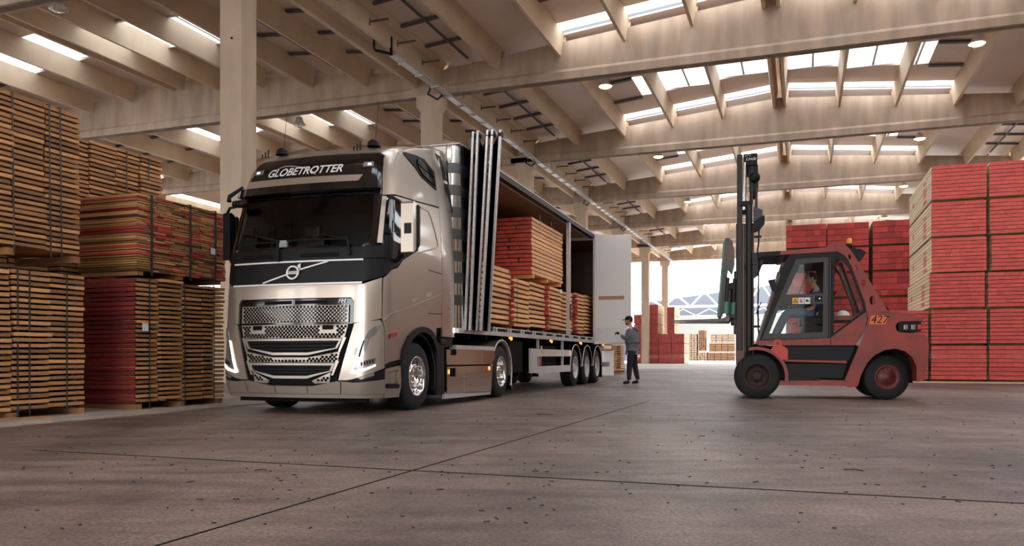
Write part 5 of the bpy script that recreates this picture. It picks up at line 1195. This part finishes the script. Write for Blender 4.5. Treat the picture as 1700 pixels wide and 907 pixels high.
def head(parent, c, R_, hair=True, beard=False, cap=False, sc=1.0):
    """head with face looking along local -y of R_"""
    hd = link('head', None, parent)
    b = bmesh.new(); bmesh.ops.create_icosphere(b, subdivisions=4, radius=1.0)
    for v in b.verts:
        x, y, z = v.co
        w = .076*(1-.22*max(0, -z)**1.3); v.co = Vector((x*w, y*(.098 if z > -.3 else .098-.02*(-z-.3)), z*.118))
        if y < 0:
            fx = math.exp(-(x/.22)**2)
            v.co.y -= .022*fx*math.exp(-((z+.10)/.16)**2)                       # nose
            v.co.y -= .008*math.exp(-(x/.45)**2)*math.exp(-((z+.52)/.12)**2)    # lips
            v.co.y -= .010*math.exp(-(x/.4)**2)*math.exp(-((z+.85)/.15)**2)     # chin
            v.co.y += .012*(math.exp(-((x-.42)/.2)**2)+math.exp(-((x+.42)/.2)**2))*math.exp(-((z-.12)/.14)**2)  # eye sockets
            v.co.y -= .006*math.exp(-((z-.32)/.12)**2)*math.exp(-(x/.7)**2)
    me = bpy.data.meshes.new('face'); b.to_mesh(me); b.free(); me.materials.append(M['skin'])
    for p in me.polygons: p.use_smooth = True
    return me
M['hoodie'] = mat('grey_hoodie', (112, 112, 114), .9, noise=.2, nscale=20)
def person_head(root, loc, rot, cap, beard, hairc):
    h = link('head', head(root, None, None), root); h.location = loc; h.rotation_euler = rot; h['label'] = 'bare face, looking to the left'
    b = MB()
    for s in (-1, 1): b.lathe([(-.004, .0001), (0, .026), (.012, .022), (.01, .0001)], (s*.076, .012, -.004), 'x', 10, sy=1.3)
    b.obj('ears', M['skin'], h); bpy.data.objects[h.children[-1].name]
    for s in (-1, 1): b = MB(); b.lathe([(-.006, .0001), (-.004, .011), (.004, .011)], (s*.032, -.088, .014), 'y', 8); b.obj('eye', M['dark'], h)
    # hair shell
    b = bmesh.new(); bmesh.ops.create_icosphere(b, subdivisions=3, radius=1.0)
    for v in b.verts: v.co = Vector((v.co.x*.083, v.co.y*.106+.006, v.co.z*.124+.004))
    bmesh.ops.delete(b, geom=[v for v in b.verts if (v.co.y < -.055 and v.co.z < .075) or v.co.z < -.045 or (v.co.y < .0 and v.co.z < .0)], context='VERTS')
    me = bpy.data.meshes.new('hair'); b.to_mesh(me); b.free(); me.materials.append(hairc); [setattr(p, 'use_smooth', True) for p in me.polygons]; link('hair', me, h)
    if beard:
        b = bmesh.new(); bmesh.ops.create_icosphere(b, subdivisions=3, radius=1.0)
        for v in b.verts: v.co = Vector((v.co.x*.074, v.co.y*.108-.004, v.co.z*.122-.006))
        bmesh.ops.delete(b, geom=[v for v in b.verts if v.co.z > -.045 or v.co.y > -.02], context='VERTS')
        me = bpy.data.meshes.new('beard'); b.to_mesh(me); b.free(); me.materials.append(hairc); [setattr(p, 'use_smooth', True) for p in me.polygons]; link('beard', me, h)
    if cap:
        b = MB(); b.lathe([(.03, .104), (.07, .100), (.11, .080), (.135, .04), (.14, .0001)], (0, .004, .0), 'z', 24, sx=.86, sy=1.06)
        V = [(-.07, -.07, .035), (-.075, -.11, .03), (-.05, -.165, .018), (0, -.185, .014), (.05, -.165, .018), (.075, -.11, .03), (.07, -.07, .035)]
        b.add(V+[(x, y, z+.01) for x, y, z in V], [tuple(range(7)), tuple(reversed(range(7, 14)))]+[(i, (i+1) % 7, (i+1) % 7+7, i+7) for i in range(7)]); b.obj('cap', M['black'], h)
    return h
def hand(root, wrist, d, up, m, curl=.5, s=1, g=1.0):
    """five-fingered hand: palm + separate bent fingers, as one skinned surface"""
    d = Vector(d).normalized(); up = Vector(up); side = d.cross(up).normalized(); up = side.cross(d)
    W_ = Vector(wrist); V = [tuple(W_)+(.024,)]; E = []
    V.append(tuple(W_+d*.05)+((.036, .020),)); E.append((0, 1))
    for i, (o_, L) in enumerate(((-.030, .07), (-.010, .08), (.010, .076), (.030, .06))):
        p0 = W_+d*.09+side*o_; b0 = len(V); V.append(tuple(p0)+(.011,)); E.append((1, b0))
        p1 = p0+(d*math.cos(curl)-up*math.sin(curl))*L*.5; p2 = p1+(d*math.cos(curl*2.2)-up*math.sin(curl*2.2))*L*.5
        V.append(tuple(p1)+(.010,)); V.append(tuple(p2)+(.008,)); E += [(b0, b0+1), (b0+1, b0+2)]
    b0 = len(V); p = W_+d*.035+side*.035*s; V.append(tuple(p)+(.013,)); V.append(tuple(p+side*.03*s+d*.03-up*.01)+(.011,)); V.append(tuple(p+side*.035*s+d*.06-up*.02)+(.009,)); E += [(0, b0), (b0, b0+1), (b0+1, b0+2)]
    V = [v[:3]+(tuple(q*g for q in v[3]) if isinstance(v[3], tuple) else v[3]*g,) for v in V]
    return skin('glove' if m is M['black'] else 'hand', V, E, m, root, 0, 1)
# ---- the man at the panel: local -x = screen left; he faces left and away
mp = Vector((3.33, 22.3, 0))
man = thing('person', 'person in a black cap and grey hoodie, dark trousers, holding the white trailer panel', 'person', mp, 0.0); man.scale = (1.04,)*3
# body (one continuous figure under the clothes)
def body(root, J, E, m, name='body'): return skin(name, J, E, m, root, 0, 2)
J = [(.02, 0, .98, .07), (.02, 0, 1.16, (.11, .08)), (.0, 0, 1.36, (.17, .105)), (-.01, 0, 1.50, (.075, .07)), (-.04, 0, 1.58, .052), (-.05, 0, 1.64, .055),
     (.10, .12, 1.44, .062), (.19, .18, 1.18, .045), (.13, .15, .98, .034), (-.08, -.14, 1.44, .062), (-.17, -.20, 1.20, .05), (-.33, -.17, 1.34, .034),
     (.06, .08, .88, .06), (.10, .10, .50, .05), (.17, .11, .10, .045), (-.02, -.08, .88, .06), (-.06, -.10, .50, .05), (-.09, -.11, .10, .045)]
E_ = [(0, 1), (1, 2), (2, 3), (3, 4), (4, 5), (2, 6), (6, 7), (7, 8), (2, 9), (9, 10), (10, 11), (0, 12), (12, 13), (13, 14), (0, 15), (15, 16), (16, 17)]
body(man, J, E_, M['skin'])
skin('hoodie', [(.02, 0, .80, (.185, .15)), (.02, 0, .96, (.185, .145)), (.02, 0, 1.12, (.185, .14)), (.0, 0, 1.34, (.215, .14)), (-.005, .0, 1.46, (.13, .10)), (-.01, 0, 1.52, (.085, .08)),
     (.12, .15, 1.41, .088), (.20, .18, 1.18, .075), (.13, .15, .98, .058), (-.10, -.17, 1.41, .088), (-.18, -.21, 1.20, .072), (-.31, -.17, 1.32, .05)],
     [(0, 1), (1, 2), (2, 3), (3, 4), (4, 5), (3, 6), (6, 7), (7, 8), (3, 9), (9, 10), (10, 11)], M['hoodie'], man, 1)
skin('hood', [(.13, -.09, 1.47, .05), (.14, .0, 1.42, (.075, .06)), (.12, .10, 1.47, .05), (.02, .12, 1.53, .035), (.02, -.11, 1.53, .035)], [(0, 1), (1, 2), (2, 3), (0, 4)], M['hoodie'], man, 1)
skin('trousers', [(.02, 0, 1.0, (.165, .125)), (.06, .09, .84, .115), (.10, .10, .50, .082), (.19, .115, .10, .062), (-.02, -.09, .84, .115), (-.07, -.10, .50, .082), (-.09, -.115, .10, .062)],
     [(0, 1), (1, 2), (2, 3), (0, 4), (4, 5), (5, 6)], M['jeans'], man, 0)
for (x, y) in ((.16, .11), (-.11, -.115)): skin('shoe', [(x+.05, y, .07, .052), (x-.04, y, .06, .048), (x-.14, y, .04, .035)], [(0, 1), (1, 2)], M['black'], man, 0)
person_head(man, (-.075, 0, 1.70), (0, 0, -math.pi/2-.35), True, True, M['hair'])
hand(man, (-.34, -.17, 1.35), (-1, .1, .35), (0, 0, 1), M['black'], .9, 1, 1.8); hand(man, (.10, .14, .95), (-.1, 0, -1), (1, 0, 0), M['black'], .4, 1, 1.3)
# ---- forklift driver, seated, facing the mast (-x of the forklift frame)
dr = thing('person', 'seated forklift driver in a blue jacket and jeans, seen through the cab window', 'person', FORK_O+Matrix.Rotation(FRZ, 3, 'Z') @ Vector((1.08, .84, 0)), FRZ)
body(dr, [(.02, 0, 1.62, (.14, .13)), (.03, 0, 1.85, (.13, .12)), (.02, 0, 2.02, (.10, .15)), (.0, 0, 2.12, .055), (-.03, 0, 2.20, .05), (-.1, -.17, 1.62, .085), (-.5, -.17, 1.62, .07), (-.72, -.17, 1.20, .045), (-.1, .17, 1.62, .085), (-.5, .17, 1.60, .07), (-.66, .17, 1.18, .045),
     (.02, -.2, 2.0, .06), (-.08, -.26, 1.78, .05), (-.36, -.12, 1.78, .036), (.02, .2, 2.0, .06), (-.08, .26, 1.78, .05), (-.36, .12, 1.78, .036)],
     [(0, 1), (1, 2), (2, 3), (3, 4), (0, 5), (5, 6), (6, 7), (0, 8), (8, 9), (9, 10), (2, 11), (11, 12), (12, 13), (2, 14), (14, 15), (15, 16)], M['skin'])
skin('jacket', [(.02, 0, 1.60, (.17, .17)), (.03, 0, 1.84, (.16, .16)), (.02, 0, 2.0, (.13, .18)), (.0, 0, 2.10, .08), (.02, -.21, 1.98, .08), (-.08, -.27, 1.78, .066), (-.32, -.13, 1.78, .05), (.02, .21, 1.98, .08), (-.08, .27, 1.78, .066), (-.32, .13, 1.78, .05)],
     [(0, 1), (1, 2), (2, 3), (2, 4), (4, 5), (5, 6), (2, 7), (7, 8), (8, 9)], M['blue'], dr, 0)
skin('trousers', [(.02, 0, 1.58, (.16, .16)), (-.12, -.16, 1.60, .105), (-.50, -.17, 1.64, .088), (-.74, -.17, 1.18, .06), (-.12, .16, 1.60, .105), (-.50, .17, 1.62, .088), (-.68, .17, 1.18, .06)], [(0, 1), (1, 2), (2, 3), (0, 4), (4, 5), (5, 6)], M['denim'], dr, 0)
for y in (-.17, .17): skin('shoe', [(-.70, y, 1.19, .05), (-.80, y, 1.18, .048), (-.90, y, 1.17, .035)], [(0, 1), (1, 2)], M['black'], dr, 0)
person_head(dr, (-.05, 0, 2.27), (0, 0, -math.pi/2), False, False, M['hair'])
hand(dr, (-.36, -.12, 1.78), (-1, .2, 0), (0, 0, 1), M['skin'], .8); hand(dr, (-.36, .12, 1.78), (-1, -.2, 0), (0, 0, 1), M['skin'], .8)
# out-of-frame lumber along the right wall that the truck's flank mirrors
for i, t in enumerate((5, 15)):
    for c in range(2):
        for r in range(5):
            far_t = thing('lumber_pack', '%s pack of the %s %s column along the right wall' % (lev[r], ('near', 'far')[i], ('inner', 'outer')[c]), 'lumber pack', hall(9.6+c*1.5, t, .02+r*1.07), HROT, 'lumber along the right wall')
            if i == 0 and c == 0 and r == 0:
                b = MB()
                for a_ in range(9):
                    for q_ in range(6): b.bb(q_*.235, q_*.235+.225, 0, 5.1, a_*.117, a_*.117+.108)
                me_r = b.mesh('boards', [M['wood_pale'], M['woodred']])
                for p in me_r.polygons:
                    if abs(p.normal.y) > .5: p.material_index = 1
            tag(link('board_layers', me_r, far_t), kind='stuff')
